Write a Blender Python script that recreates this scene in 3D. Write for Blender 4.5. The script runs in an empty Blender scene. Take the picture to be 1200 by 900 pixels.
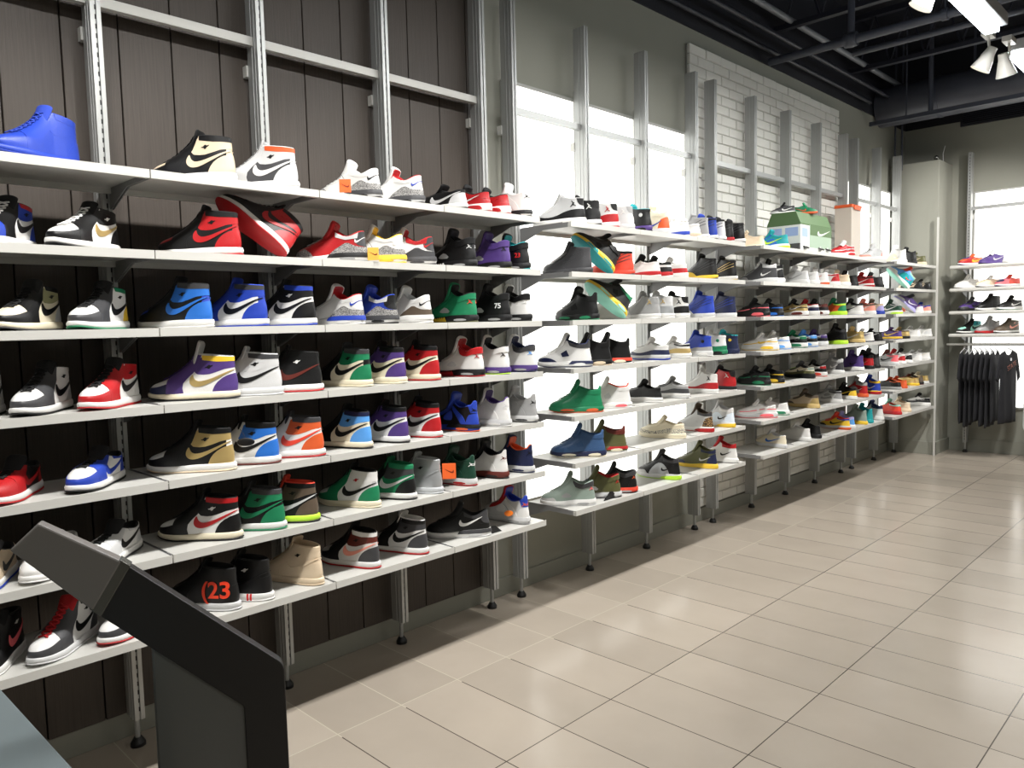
import bpy, bmesh, math, random
import numpy as np
from mathutils import Vector, Matrix
random.seed(7)
COL = bpy.context.scene.collection
PI = math.pi

# ------------------------------------------------------------------ camera
CF, CYAW, CPITCH, CROLL, CX, CZ = 898.91, .7785, -.0765, -.0244, 3.0449, 1.5213
def cam_axes():
    cy, sy = math.cos(CYAW), math.sin(CYAW)
    fwd = Vector((-sy, cy, 0)); right = Vector((cy, sy, 0)); up = Vector((0, 0, 1))
    cp, sp = math.cos(CPITCH), math.sin(CPITCH)
    f2 = fwd*cp+up*sp; u2 = up*cp-fwd*sp
    cr, sr = math.cos(CROLL), math.sin(CROLL)
    return right*cr+u2*sr, u2*cr-right*sr, f2
R3, U3, F3 = cam_axes()
CAM = Vector((CX, 0, CZ))
cd = bpy.data.cameras.new('camera'); co = bpy.data.objects.new('camera', cd); COL.objects.link(co)
co.matrix_world = Matrix.Translation(CAM) @ Matrix((R3, U3, -F3)).transposed().to_4x4()
cd.sensor_width = 36; cd.lens = CF/1200*36; cd.clip_start = .05; cd.clip_end = 100
bpy.context.scene.camera = co
def at(px, py, x=None, y=None, z=None, plane=None):
    """turns a pixel of the photograph into the point where its ray meets a plane of the room"""
    d = F3+R3*((px-600)/CF)-U3*((py-450)/CF)
    if plane: p0, n = plane; t = (p0-CAM).dot(n)/d.dot(n)
    elif x is not None: t = (x-CX)/d.x
    elif y is not None: t = y/d.y
    else: t = (z-CZ)/d.z
    return CAM+d*t
def px_of(p):
    v = Vector(p)-CAM; Z = v.dot(F3)
    return 600+CF*v.dot(R3)/Z, 450-CF*v.dot(U3)/Z

# ------------------------------------------------------------------ materials
def s2l(c): return tuple((v/12.92 if v <= .04045 else ((v+.055)/1.055)**2.4) for v in c)
MATS = {}
def mat(name, rgb, rough=.5, metal=0., noise=0., nscale=20., bump=0., bscale=60., spec=.5, coat=0., emit=None, estr=0.):
    if name in MATS: return MATS[name]
    m = bpy.data.materials.new(name); m.use_nodes = True; nt = m.node_tree
    b = nt.nodes['Principled BSDF']; c = (*s2l(rgb), 1)
    b.inputs['Base Color'].default_value = c
    b.inputs['Roughness'].default_value = rough; b.inputs['Metallic'].default_value = metal
    b.inputs['Specular IOR Level'].default_value = spec; b.inputs['Coat Weight'].default_value = coat
    if noise > 0 or bump > 0:
        tc = nt.nodes.new('ShaderNodeTexCoord')
    if noise > 0:
        n = nt.nodes.new('ShaderNodeTexNoise'); n.inputs['Scale'].default_value = nscale; n.inputs['Detail'].default_value = 4
        r = nt.nodes.new('ShaderNodeMapRange'); r.inputs[3].default_value = 1-noise; r.inputs[4].default_value = 1+noise*.6
        mx = nt.nodes.new('ShaderNodeVectorMath'); mx.operation = 'SCALE'; mx.inputs[0].default_value = c[:3]
        nt.links.new(tc.outputs['Object'], n.inputs['Vector']); nt.links.new(n.outputs['Fac'], r.inputs[0])
        nt.links.new(r.outputs[0], mx.inputs['Scale']); nt.links.new(mx.outputs[0], b.inputs['Base Color'])
    if bump > 0:
        n2 = nt.nodes.new('ShaderNodeTexNoise'); n2.inputs['Scale'].default_value = bscale; n2.inputs['Detail'].default_value = 3
        bp = nt.nodes.new('ShaderNodeBump'); bp.inputs['Strength'].default_value = bump; bp.inputs['Distance'].default_value = .002
        nt.links.new(tc.outputs['Object'], n2.inputs['Vector']); nt.links.new(n2.outputs['Fac'], bp.inputs['Height'])
        nt.links.new(bp.outputs['Normal'], b.inputs['Normal'])
    if emit:
        b.inputs['Emission Color'].default_value = (*s2l(emit), 1); b.inputs['Emission Strength'].default_value = estr
    MATS[name] = m
    return m

# ------------------------------------------------------------------ mesh helpers
def tag(o, label=None, cat=None, group=None, kind=None):
    if label: o['label'] = label
    if cat: o['category'] = cat
    if group: o['group'] = group
    if kind: o['kind'] = kind
    return o
def link(name, me, m=None, parent=None, loc=None):
    o = bpy.data.objects.new(name, me); COL.objects.link(o)
    if m is not None:
        if not me.materials: me.materials.append(m)
        o.material_slots[0].link = 'OBJECT'; o.material_slots[0].material = m
    if parent: o.parent = parent
    if loc is not None: o.location = loc
    return o
def empty(name, loc=(0, 0, 0), rz=0):
    o = bpy.data.objects.new(name, None); COL.objects.link(o); o.location = loc; o.rotation_euler = (0, 0, rz)
    o.empty_display_size = .05
    return o
class MB:
    def __init__(s): s.bm = bmesh.new()
    def box(s, x0, x1, y0, y1, z0, z1):
        v = [s.bm.verts.new((x, y, z)) for x in (x0, x1) for y in (y0, y1) for z in (z0, z1)]
        for f in ((0, 1, 3, 2), (4, 6, 7, 5), (0, 4, 5, 1), (2, 3, 7, 6), (0, 2, 6, 4), (1, 5, 7, 3)):
            s.bm.faces.new([v[i] for i in f])
        return s
    def tube(s, a, b, r, n=12, r2=None, caps=True):
        a, b = Vector(a), Vector(b); d = (b-a).normalized()
        q = Vector((0, 0, 1)) if abs(d.z) < .9 else Vector((1, 0, 0))
        u = d.cross(q).normalized(); w = d.cross(u); r2 = r if r2 is None else r2
        A = [s.bm.verts.new(a+(u*math.cos(2*PI*i/n)+w*math.sin(2*PI*i/n))*r) for i in range(n)]
        B = [s.bm.verts.new(b+(u*math.cos(2*PI*i/n)+w*math.sin(2*PI*i/n))*r2) for i in range(n)]
        for i in range(n): s.bm.faces.new((A[i], A[(i+1) % n], B[(i+1) % n], B[i]))
        if caps: s.bm.faces.new(A[::-1]); s.bm.faces.new(B)
        return s
    def path(s, pts, r, n=10):
        for a, b in zip(pts, pts[1:]): s.tube(a, b, r, n)
        for p in pts[1:-1]: s.ball(p, r*1.01)
        return s
    def ball(s, c, r, sc=(1, 1, 1), seg=12):
        bmesh.ops.create_uvsphere(s.bm, u_segments=seg, v_segments=max(6, seg//2), radius=r,
            matrix=Matrix.Translation(Vector(c)) @ Matrix.Diagonal((*sc, 1)))
        return s
    def prism(s, poly, fn, t):
        """poly: list of 2D points, fn maps (u,v,w) to a 3D point, w in 0..t"""
        A = [s.bm.verts.new(fn(u, v, 0)) for u, v in poly]; B = [s.bm.verts.new(fn(u, v, t)) for u, v in poly]
        n = len(poly)
        for i in range(n): s.bm.faces.new((A[i], A[(i+1) % n], B[(i+1) % n], B[i]))
        s.bm.faces.new(A[::-1]); s.bm.faces.new(B)
        return s
    def mesh(s, name, smooth=False):
        bmesh.ops.recalc_face_normals(s.bm, faces=s.bm.faces)
        me = bpy.data.meshes.new(name); s.bm.to_mesh(me); s.bm.free()
        if smooth:
            for p in me.polygons: p.use_smooth = True
        return me
    def build(s, name, m, parent=None, smooth=False, bevel=0., loc=None):
        me = s.mesh(name, smooth); o = link(name, me, m, parent, loc)
        if smooth: me.set_sharp_from_angle(angle=.7)
        if bevel:
            b = o.modifiers.new('bevel', 'BEVEL'); b.width = bevel; b.segments = 2; b.limit_method = 'ANGLE'
        return o
def structure(o): o['kind'] = 'structure'; return o
ORD = ['top', 'second', 'third', 'fourth', 'fifth', 'sixth', 'bottom']
# ------------------------------------------------------------------ sneakers
SL = .30
def cr(pts, t):
    """Catmull-Rom through rows of pts at t in 0..1 (arrays)"""
    pts = np.asarray(pts, float); n = len(pts)-1
    u = np.clip(np.asarray(t), 0, 1)*n; i = np.minimum(u.astype(int), n-1); f = (u-i)[..., None]
    P = lambda k: pts[np.clip(k, 0, n)]
    a, b, c, d = P(i-1), P(i), P(i+1), P(i+2)
    return .5*((2*b)+(c-a)*f+(2*a-5*b+4*c-d)*f**2+(3*b-a-3*c+d)*f**3)
WX = [0, .05, .12, .25, .42, .58, .74, .88, 1.]
WY = [.028, .034, .037, .038, .038, .044, .050, .047, .038]
def wsole(x): return np.interp(x/SL, WX, WY)
class Upper:
    def __init__(s, hb, hf, xfc, toe=1., bulk=1., dip=.0, spike=0., back=.010, lean=0.):
        fr = [(.294, .024), (.296, .040), (.281, .056*toe), (.244, .070*toe)]
        bx, bz = .244, .070*toe
        for k in (1, 2, 3, 4):
            u = k/4; x = bx+(xfc-bx)*(1-(1-u)**1.35); z = bz+(hf-bz)*(u**1.12); fr.append((x, z))
        n = len(fr); zb = [.022+(hb-.022)*i/(n-1) for i in range(n)]
        xb = [.006, .002, .002, .004, .007, .009, back, back+lean]
        ws = [1.0, 1.0, .985, .96, .93, .90, .88, .87]; ns = [2.9, 2.8, 2.6, 2.5, 2.4, 2.3, 2.2, 2.1]
        s.st = [(xb[i], zb[i], fr[i][0], fr[i][1], ws[i]*(1+(bulk-1)*i/(n-1)), ns[i]) for i in range(n)]
        s.dip, s.spike = dip, spike
    def __call__(s, S, T):
        a = cr(s.st, S); t = np.cos(T)
        xb, zb, xf, zf, w, n = [a[..., k] for k in range(6)]
        x = (xb+xf)/2+(xf-xb)/2*t; q = (t+1)/2
        cl = np.maximum(1-np.abs(t)**n, 0)**(1/n)
        y = np.sign(np.sin(T))*wsole(x)*w*cl
        z = zb+(zf-zb)*q
        k = np.clip((S-.55)/.45, 0, 1)**2
        z = z-s.dip*k*np.sin(np.clip(q, 0, 1)*PI)**1.5
        z = z+s.spike*np.clip((S-.8)/.2, 0, 1)**1.5*np.exp(-((1+t)/.10)**2)
        return np.stack([x, y, z], -1)
class Sole:
    def __init__(s, heel, fore, b0=0., b1=1., grow=.0035, wave=0., spring=.010, flare=0.):
        s.h, s.f, s.b0, s.b1, s.g, s.w, s.sp, s.fl = heel, fore, b0, b1, grow, wave, spring, flare
    def ztop(s, x):
        u = x/SL; k = np.clip((u-.30)/.35, 0, 1); k = k*k*(3-2*k)
        return s.h+(s.f-s.h)*k+s.w*np.sin(u*PI*3.2)*.5+.004*np.clip((u-.86)/.14, 0, 1)**2
    def zbot(s, x):
        u = x/SL
        return s.sp*np.clip((u-.68)/.32, 0, 1)**2+.003*np.clip((.10-u)/.10, 0, 1)**2
    def __call__(s, S, T):
        t = np.cos(T); n = 2.7
        g = s.g*(1+.8*np.sin(np.clip(S, 0, 1)*PI))+s.fl*(1-S)
        x0, x1 = -.000-g, SL+.001+g*.6
        x = (x0+x1)/2+(x1-x0)/2*t
        y = np.sign(np.sin(T))*(wsole(np.clip(x, 0, SL))+g)*np.maximum(1-np.abs(t)**n, 0)**(1/n)
        zb, zt = s.zbot(x), s.ztop(x)
        return np.stack([x, y, zb+(zt-zb)*(s.b0+(s.b1-s.b0)*S)], -1)
def sample(P, NS, NT):
    S = np.linspace(0, 1, NS+1)[:, None]*np.ones((1, NT)); T = np.ones((NS+1, 1))*(np.arange(NT)/NT*2*PI)[None, :]
    X = P(S, T)
    dT = np.roll(X, -1, 1)-np.roll(X, 1, 1)
    dS = np.empty_like(X); dS[1:-1] = X[2:]-X[:-2]; dS[0] = X[1]-X[0]; dS[-1] = X[-1]-X[-2]
    N = np.cross(dT, dS); N /= np.maximum(np.linalg.norm(N, axis=-1, keepdims=True), 1e-9)
    return X, N, S, T
def chaikin(poly, it=2):
    for _ in range(it):
        o = []
        for a, b in zip(poly, poly[1:]+poly[:1]):
            o += [(a[0]*.75+b[0]*.25, a[1]*.75+b[1]*.25), (a[0]*.25+b[0]*.75, a[1]*.25+b[1]*.75)]
        poly = o
    return poly
def sdf(poly, X):
    px, pz = X[..., 0], X[..., 2]; d = np.full(px.shape, 1e9); ins = np.zeros(px.shape, bool); n = len(poly)
    for i in range(n):
        (ax, az), (bx, bz) = poly[i], poly[(i+1) % n]
        ex, ez = bx-ax, bz-az; L = ex*ex+ez*ez+1e-18
        t = np.clip(((px-ax)*ex+(pz-az)*ez)/L, 0, 1)
        d = np.minimum(d, np.hypot(px-ax-t*ex, pz-az-t*ez))
        c = ((az > pz) != (bz > pz)) & (px < (bx-ax)*(pz-az)/(bz-az+(1e-18 if bz == az else 0))+ax)
        ins ^= c
    return np.where(ins, d, -d)
def cut(X, N, F, off, rim=.0):
    """the part of the grid where F>0, raised by off, with a turned-down rim"""
    NS1, NT, _ = X.shape; verts, faces, vid = [], [], {}
    Y = X+N*off
    def gv(i, j):
        k = (i, j)
        if k not in vid: vid[k] = len(verts); verts.append((Y[i, j], N[i, j]))
        return vid[k]
    def ev(a, b):
        k = (min(a, b), max(a, b))
        if k not in vid:
            fa, fb = F[a], F[b]; t = fa/(fa-fb); vid[k] = len(verts)
            verts.append((Y[a]+(Y[b]-Y[a])*t, N[a]+(N[b]-N[a])*t))
        return vid[k]
    pos = F > 0; cnt = pos[:-1].astype(int)+pos[1:]+np.roll(pos, -1, 1)[:-1]+np.roll(pos, -1, 1)[1:]
    for i, j in zip(*np.nonzero(cnt)):
        i, j = int(i), int(j); q = [(i, j), (i, (j+1) % NT), (i+1, (j+1) % NT), (i+1, j)]
        if cnt[i, j] == 4: faces.append([gv(*c) for c in q]); continue
        poly = []
        for a, b in zip(q, q[1:]+q[:1]):
            if F[a] > 0: poly.append(gv(*a))
            if (F[a] > 0) != (F[b] > 0): poly.append(ev(a, b))
        if len(poly) > 2: faces.append(poly)
    if rim and faces:
        cntE = {}
        for f in faces:
            for a, b in zip(f, f[1:]+f[:1]):
                k = (min(a, b), max(a, b)); cntE[k] = None if k in cntE else (a, b)
        base = {}
        def low(v, z):
            if (v, z) not in base:
                p, n = verts[v]; base[(v, z)] = len(verts); verts.append((p-n*z, n))
            return base[(v, z)]
        for e in [e for e in cntE.values() if e]:
            a, b = e; faces.append([low(b, 0.), low(a, 0.), low(a, rim), low(b, rim)])
    return [tuple(v[0]) for v in verts], faces
def mk(name, vf, flip=False):
    v, f = vf; me = bpy.data.meshes.new(name)
    me.from_pydata([tuple(float(c) for c in p) for p in v], [], [list(q) for q in f]); me.update()
    for p in me.polygons: p.use_smooth = True
    return me
def join(*vfs):
    V, F = [], []
    for v, f in vfs:
        b = len(V); V += list(v); F += [[i+b for i in q] for q in f]
    return V, F
def grid(X, wrap=True, rev=False):
    n, m, _ = X.shape; F = []
    for i in range(n-1):
        for j in range(m if wrap else m-1):
            q = [i*m+j, i*m+(j+1) % m, (i+1)*m+(j+1) % m, (i+1)*m+j]; F.append(q[::-1] if rev else q)
    return [tuple(p) for p in X.reshape(-1, 3)], F
def cap(v, ring, rev=False):
    """fan over a ring (x-sorted ring, fine for convex outlines)"""
    c = tuple(np.mean([v[i] for i in ring], axis=0)); v = list(v)+[c]; k = len(v)-1
    n = len(ring); F = [[ring[i], ring[(i+1) % n], k] for i in range(n)]
    return v, ([f[::-1] for f in F] if rev else F)
def tubeV(P, Nn, r, flat=.6, k=6):
    P = np.asarray(P); n = len(P); X = np.zeros((n, k, 3))
    for i in range(n):
        d = P[min(i+1, n-1)]-P[max(i-1, 0)]; d = d/(np.linalg.norm(d)+1e-9); nn = np.asarray(Nn[i]); nn = nn-d*nn.dot(d); nn /= np.linalg.norm(nn)+1e-9
        b = np.cross(d, nn)
        for j in range(k):
            a = 2*PI*j/k; X[i, j] = P[i]+b*math.cos(a)*r+nn*math.sin(a)*r*flat
    return grid(X)
def swoosh(x0, z0, sx, sz):
    pts = [(0, 1.0), (.28, .60), (.52, .27), (.70, .07), (.84, 0), (.94, .05), (1., .22), (1.0, .42), (.975, .58), (.93, .74), (.91, .56), (.885, .44),
           (.83, .345), (.74, .335), (.58, .425), (.36, .645), (.12, .91)]
    return [(x0+sx*a, z0+sz*b) for a, b in pts]
def figure(cx, cz, r):
    """small leaping player silhouette, arm and ball up"""
    p = [(-.1, .25), (-.45, .75), (-.55, 1.0), (-.3, 1.05), (-.2, .8), (.0, .55), (.12, .62), (.22, .5), (.18, .35), (.5, .3), (.6, .18), (.3, .12), (.15, .05),
         (.25, -.15), (.7, -.35), (.95, -.7), (.8, -.8), (.45, -.5), (.05, -.4), (-.2, -.35), (-.55, -.75), (-.85, -.95), (-.95, -.8), (-.6, -.45), (-.3, -.1)]
    return [(cx-a*r, cz+b*r) for a, b in p]
def wings(cx, cz, r):
    p = [(-1.1, .15), (-.5, .1), (-.25, .35), (0, .42), (.25, .35), (.5, .1), (1.1, .15), (.8, -.15), (.4, -.2), (.25, -.5), (0, -.6), (-.25, -.5), (-.4, -.2), (-.8, -.15)]
    return [(cx+a*r, cz+b*r-a*r*.25) for a, b in p]
BIG = .40
def types():
    T = {}
    # name: upper, sole, panels[(part, key, polygon, raise, rounding)], sole panels, tongue points, lace range
    ov = .0012
    T['high'] = dict(kind='high_top_sneaker', up=Upper(.146, .156, .136), so=Sole(.028, .024, .22), panels=[
        ('quarter_panel', 'Q', [(.02, .02), (.215, .02), (.205, .06), (.175, .085), (.14, .102), (.02, .12)], ov*.5, 0),
        ('toe_overlay', 'T', [(.195, .01), (BIG, .01), (BIG, .047), (.286, .045), (.262, .048), (.24, .054), (.222, .060), (.205, .05)], ov, 2),
        ('eyestay', 'E', [(.17, .01), (.232, .01), (.228, .055), (.226, .078), (.20, .105), (.17, .14), (.12, .20), (.104, .17), (.113, .150), (.124, .122), (.134, .098), (.156, .079), (.178, .053)], ov*1.3, 1),
        ('heel_panel', 'H', [(-.05, .01), (.084, .01), (.075, .042), (.056, .068), (.02, .088), (-.05, .098)], ov, 1),
        ('ankle_panel', 'A', [(-.05, .114), (.03, .107), (.06, .096), (.095, .086), (.138, .090), (.130, .122), (.112, .150), (.09, .142), (-.05, .134)], ov, 1),
        ('collar_band', 'C', [(-.05, .131), (.06, .131), (.108, .137), (.112, .19), (-.05, .19)], ov*1.6, 0),
        ('check_mark', 'W', swoosh(.002, .045, .150, .060), ov*2.4, 1),
        ('wing_emblem', 'K', wings(.086, .115, .0135), ov*2.2, 0)],
        tongue=[(.168, .108), (.150, .132), (.138, .156), (.131, .172), (.126, .182)], lace=(.42, .97), nl=8)
    T['mid'] = dict(kind='high_top_sneaker', up=Upper(.128, .138, .138), so=Sole(.028, .024, .22), panels=[
        (p, k, [(a, b if b < .07 else .07+(b-.07)*.80) for a, b in pl], o, r) for p, k, pl, o, r in T['high']['panels']],
        tongue=[(.170, .102), (.152, .122), (.140, .140), (.131, .154), (.126, .162)], lace=(.42, .97), nl=7)
    T['low'] = dict(kind='low_top_sneaker', up=Upper(.086, .094, .138, dip=.012), so=Sole(.028, .024, .22), panels=[
        ('quarter_panel', 'Q', [(.02, .02), (.215, .02), (.205, .06), (.175, .08), (.13, .09), (.02, .09)], ov*.5, 0),
        ('toe_overlay', 'T', T['high']['panels'][1][2], ov, 2),
        ('eyestay', 'E', [(.17, .01), (.232, .01), (.228, .055), (.226, .078), (.20, .105), (.12, .12), (.105, .100), (.125, .082), (.160, .068), (.182, .050)], ov*1.3, 1),
        ('heel_panel', 'H', [(-.05, .01), (.075, .01), (.066, .045), (.045, .066), (.02, .074), (-.05, .076)], ov, 1),
        ('collar_band', 'C', [(-.05, .077), (.06, .072), (.105, .076), (.112, .12), (-.05, .12)], ov*1.6, 0),
        ('check_mark', 'W', swoosh(.010, .034, .165, .046), ov*2.4, 1)],
        tongue=[(.172, .088), (.154, .102), (.142, .112), (.133, .122), (.128, .128)], lace=(.44, .96), nl=6)
    T['three'] = dict(kind='mid_top_sneaker', up=Upper(.119, .130, .142, dip=.026, bulk=1.03), so=Sole(.036, .026, .16), panels=[
        ('toe_overlay', 'T', [(.205, .01), (BIG, .01), (BIG, .044), (.285, .046), (.262, .052), (.245, .058), (.228, .046), (.215, .038)], ov*1.4, 1),
        ('eyestay', 'E', [(.225, .066), (.228, .085), (.19, .12), (.13, .17), (.112, .14), (.128, .112), (.150, .092), (.182, .075)], ov*1.3, 1),
        ('heel_panel', 'H', [(-.05, .02), (.150, .02), (.128, .046), (.098, .062), (.070, .078), (.040, .062), (.018, .058), (-.05, .056)], ov*1.4, 1),
        ('ankle_panel', 'A', [(-.05, .056), (.022, .060), (.040, .078), (.045, .100), (.03, .15), (-.05, .15)], ov*1.1, 1),
        ('collar_band', 'C', [(.03, .092), (.075, .086), (.118, .098), (.122, .15), (.02, .15)], ov*1.6, 0),
        ('heel_emblem', 'W', swoosh(.006, .074, .034, .024), ov*2.6, 0)],
        sole=[('heel_block', 'X', [(-.05, .018), (.150, .018), (.128, .050), (-.05, .050)], .0018, 0), ('air_window', 'Y', [(.035, .008), (.10, .008), (.095, .018), (.04, .018)], .0022, 1)],
        tongue=[(.176, .100), (.158, .122), (.146, .142), (.139, .158), (.130, .166)], lace=(.42, .95), nl=6)
    T['three_marked'] = dict(T['three'], panels=[p for p in T['three']['panels'] if p[0] != 'heel_emblem']+[('check_mark', 'W', swoosh(.030, .052, .112, .044), ov*2.6, 1)])
    T['four'] = dict(kind='mid_top_sneaker', up=Upper(.122, .134, .140, dip=.018, bulk=1.05, spike=.016), so=Sole(.034, .026, .14), panels=[
        ('toe_overlay', 'T', [(.20, .01), (BIG, .01), (BIG, .040), (.285, .040), (.25, .044), (.222, .050)], ov*1.2, 1),
        ('mesh_panel', 'M', [(.120, .050), (.168, .048), (.178, .062), (.150, .088), (.128, .098)], ov, 1),
        ('eyestay', 'E', [(.228, .060), (.230, .08), (.19, .115), (.13, .17), (.116, .140), (.132, .110), (.150, .090), (.185, .072)], ov*1.5, 0),
        ('support_wing', 'A', [(.040, .026), (.066, .026), (.102, .075), (.130, .104), (.124, .118), (.088, .092), (.058, .068)], ov*1.8, 1),
        ('heel_panel', 'H', [(-.05, .02), (.050, .02), (.042, .06), (.026, .084), (-.05, .08)], ov*1.2, 1),
        ('heel_tab', 'C', [(-.05, .08), (.024, .086), (.034, .12), (.03, .17), (-.05, .17)], ov*1.6, 0),
        ('heel_emblem', 'W', figure(.014, .098, .010), ov*2.4, 0)],
        sole=[('heel_block', 'X', [(-.05, .016), (.155, .016), (.130, .05), (-.05, .05)], .0018, 0), ('air_window', 'Y', [(.03, .008), (.10, .008), (.095, .018), (.035, .018)], .0022, 1)],
        tongue=[(.176, .105), (.158, .128), (.146, .150), (.140, .170), (.132, .180)], lace=(.42, .95), nl=6)
    teeth = [(.145, .012)]
    for i in range(6): teeth += [(.155+i*.012, .030-.0015*i), (.163+i*.012, .014)]
    teeth += [(.235, .006), (.145, .006)]
    T['five'] = dict(kind='high_top_sneaker', up=Upper(.132, .146, .138, dip=.020, bulk=1.10), so=Sole(.034, .026, .14), panels=[
        ('toe_overlay', 'T', [(.20, .01), (BIG, .01), (BIG, .040), (.285, .040), (.25, .042), (.222, .046)], ov*1.1, 1),
        ('mesh_panel', 'M', [(.120, .046), (.185, .046), (.178, .060), (.150, .074)], ov, 1),
        ('eyestay', 'E', [(.228, .062), (.230, .08), (.19, .115), (.13, .18), (.112, .150), (.130, .115), (.150, .090), (.185, .072)], ov*1.5, 1),
        ('heel_panel', 'H', [(-.05, .02), (.055, .02), (.050, .055), (.034, .078), (-.05, .082)], ov*1.2, 1),
        ('collar_band', 'C', [(-.05, .112), (.03, .104), (.075, .090), (.116, .108), (.118, .18), (-.05, .18)], ov*3.8, 1),
        ('heel_emblem', 'W', figure(.020, .093, .010), ov*2.6, 0)],
        sole=[('heel_block', 'X', [(-.05, .015), (.140, .013), (.126, .05), (-.05, .05)], .0018, 0), ('air_window', 'Y', [(.03, .008), (.10, .008), (.095, .018), (.035, .018)], .0022, 1), ('sole_teeth', 'Z', teeth, .0016, 0)],
        tongue=[(.176, .108), (.158, .134), (.146, .158), (.139, .176), (.128, .186)], lace=(.42, .95), nl=6)
    T['six'] = dict(kind='high_top_sneaker', up=Upper(.124, .146, .142, dip=.012, bulk=1.06, spike=.020), so=Sole(.034, .028, .14), panels=[
        ('toe_overlay', 'T', [(.17, .022), (BIG, .022), (BIG, .040), (.285, .044), (.262, .052), (.235, .052), (.20, .044)], ov*1.2, 1),
        ('mesh_panel', 'M', [(.112, .060), (.150, .055), (.158, .074), (.128, .092)], ov, 0),
        ('eyestay', 'E', [(.222, .066), (.226, .085), (.19, .12), (.13, .18), (.115, .155), (.132, .116), (.155, .094), (.185, .078)], ov*1.5, 1),
        ('heel_panel', 'H', [(-.05, .02), (.115, .02), (.092, .046), (.055, .056), (-.05, .050)], ov*1.2, 1),
        ('collar_band', 'C', [(-.05, .108), (.04, .100), (.08, .104), (.120, .120), (.118, .18), (-.05, .18)], ov*2.2, 1)],
        sole=[('heel_block', 'X', [(-.05, .018), (.115, .016), (.090, .04), (.02, .045), (-.05, .05)], .0020, 0), ('air_window', 'Y', [(.02, .008), (.095, .008), (.082, .022), (.03, .024)], .0026, 1), ('forefoot_window', 'Y', [(.15, .010), (.24, .010), (.225, .022), (.17, .022)], .0022, 1)],
        tongue=[(.178, .112), (.162, .136), (.150, .158), (.142, .176), (.130, .184)], lace=(.42, .95), nl=6)
    T['eleven'] = dict(kind='high_top_sneaker', up=Upper(.130, .146, .136, dip=.006, bulk=1.04), so=Sole(.032, .028, .25), panels=[
        ('toe_overlay', 'T', [(-.05, .015), (BIG, .015), (BIG, .050), (.28, .052), (.25, .050), (.20, .040), (.15, .046), (.10, .066), (.05, .076), (-.05, .076)], ov*1.4, 1),
        ('eyestay', 'E', [(.236, .062), (.236, .08), (.19, .115), (.13, .18), (.106, .150), (.120, .118), (.145, .094), (.19, .070)], ov*1.2, 1),
        ('collar_band', 'C', [(-.05, .088), (.018, .092), (.034, .118), (.044, .20), (-.05, .20)], ov*1.6, 1),
        ('side_emblem', 'W', figure(.052, .103, .016), ov*2.4, 0)],
        sole=[], tongue=[(.176, .108), (.158, .132), (.146, .152), (.139, .166), (.130, .172)], lace=(.42, .95), nl=7)
    T['eleven_low'] = dict(kind='low_top_sneaker', up=Upper(.088, .104, .138, dip=.012), so=Sole(.032, .026, .25), panels=[
        ('toe_overlay', 'T', [(-.05, .015), (BIG, .015), (BIG, .048), (.28, .050), (.25, .047), (.20, .040), (.15, .048), (.10, .062), (.05, .062), (-.05, .060)], ov*1.4, 1),
        ('eyestay', 'E', [(.236, .062), (.236, .08), (.19, .105), (.13, .13), (.108, .110), (.130, .092), (.155, .080), (.19, .066)], ov*1.2, 1),
        ('collar_band', 'C', [(-.05, .074), (.06, .076), (.105, .084), (.112, .13), (-.05, .13)], ov*1.6, 0)],
        sole=[], tongue=[(.176, .094), (.158, .110), (.146, .124), (.139, .134), (.130, .140)], lace=(.42, .95), nl=6)
    guard = [(-.05, .01), (.16, .01), (.15, .030), (.115, .040), (.085, .058), (.045, .066), (-.05, .062)]
    T['twelve'] = dict(kind='high_top_sneaker', up=Upper(.136, .152, .136, dip=.004, bulk=1.02), so=Sole(.030, .026, .2), panels=[
        ('toe_overlay', 'T', [(.125, .01), (BIG, .01), (BIG, .050), (.275, .058), (.25, .060), (.215, .060), (.175, .056), (.15, .038)], ov*1.4, 1),
        ('stitch_lines', 'M', [(.155, .062), (.153, .065), (.014, .118), (.014, .114)], ov*1.2, 0),
        ('stitch_lines', 'M', [(.140, .082), (.138, .085), (.020, .134), (.020, .130)], ov*1.2, 0),
        ('stitch_lines', 'M', [(.172, .046), (.170, .049), (.012, .098), (.012, .094)], ov*1.2, 0),
        ('eyestay', 'E', [(.226, .066), (.228, .085), (.19, .12), (.13, .18), (.112, .158), (.124, .122), (.148, .094), (.19, .072)], ov*1.2, 1),
        ('collar_band', 'C', [(-.05, .126), (.05, .126), (.108, .134), (.116, .19), (-.05, .19)], ov*1.6, 0)],
        sole=[('heel_block', 'X', [(.06, .005), (.13, .005), (.12, .03), (.07, .03)], .0018, 0)],
        tongue=[(.172, .110), (.154, .136), (.142, .158), (.136, .172), (.128, .180)], lace=(.42, .95), nl=7)
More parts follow.
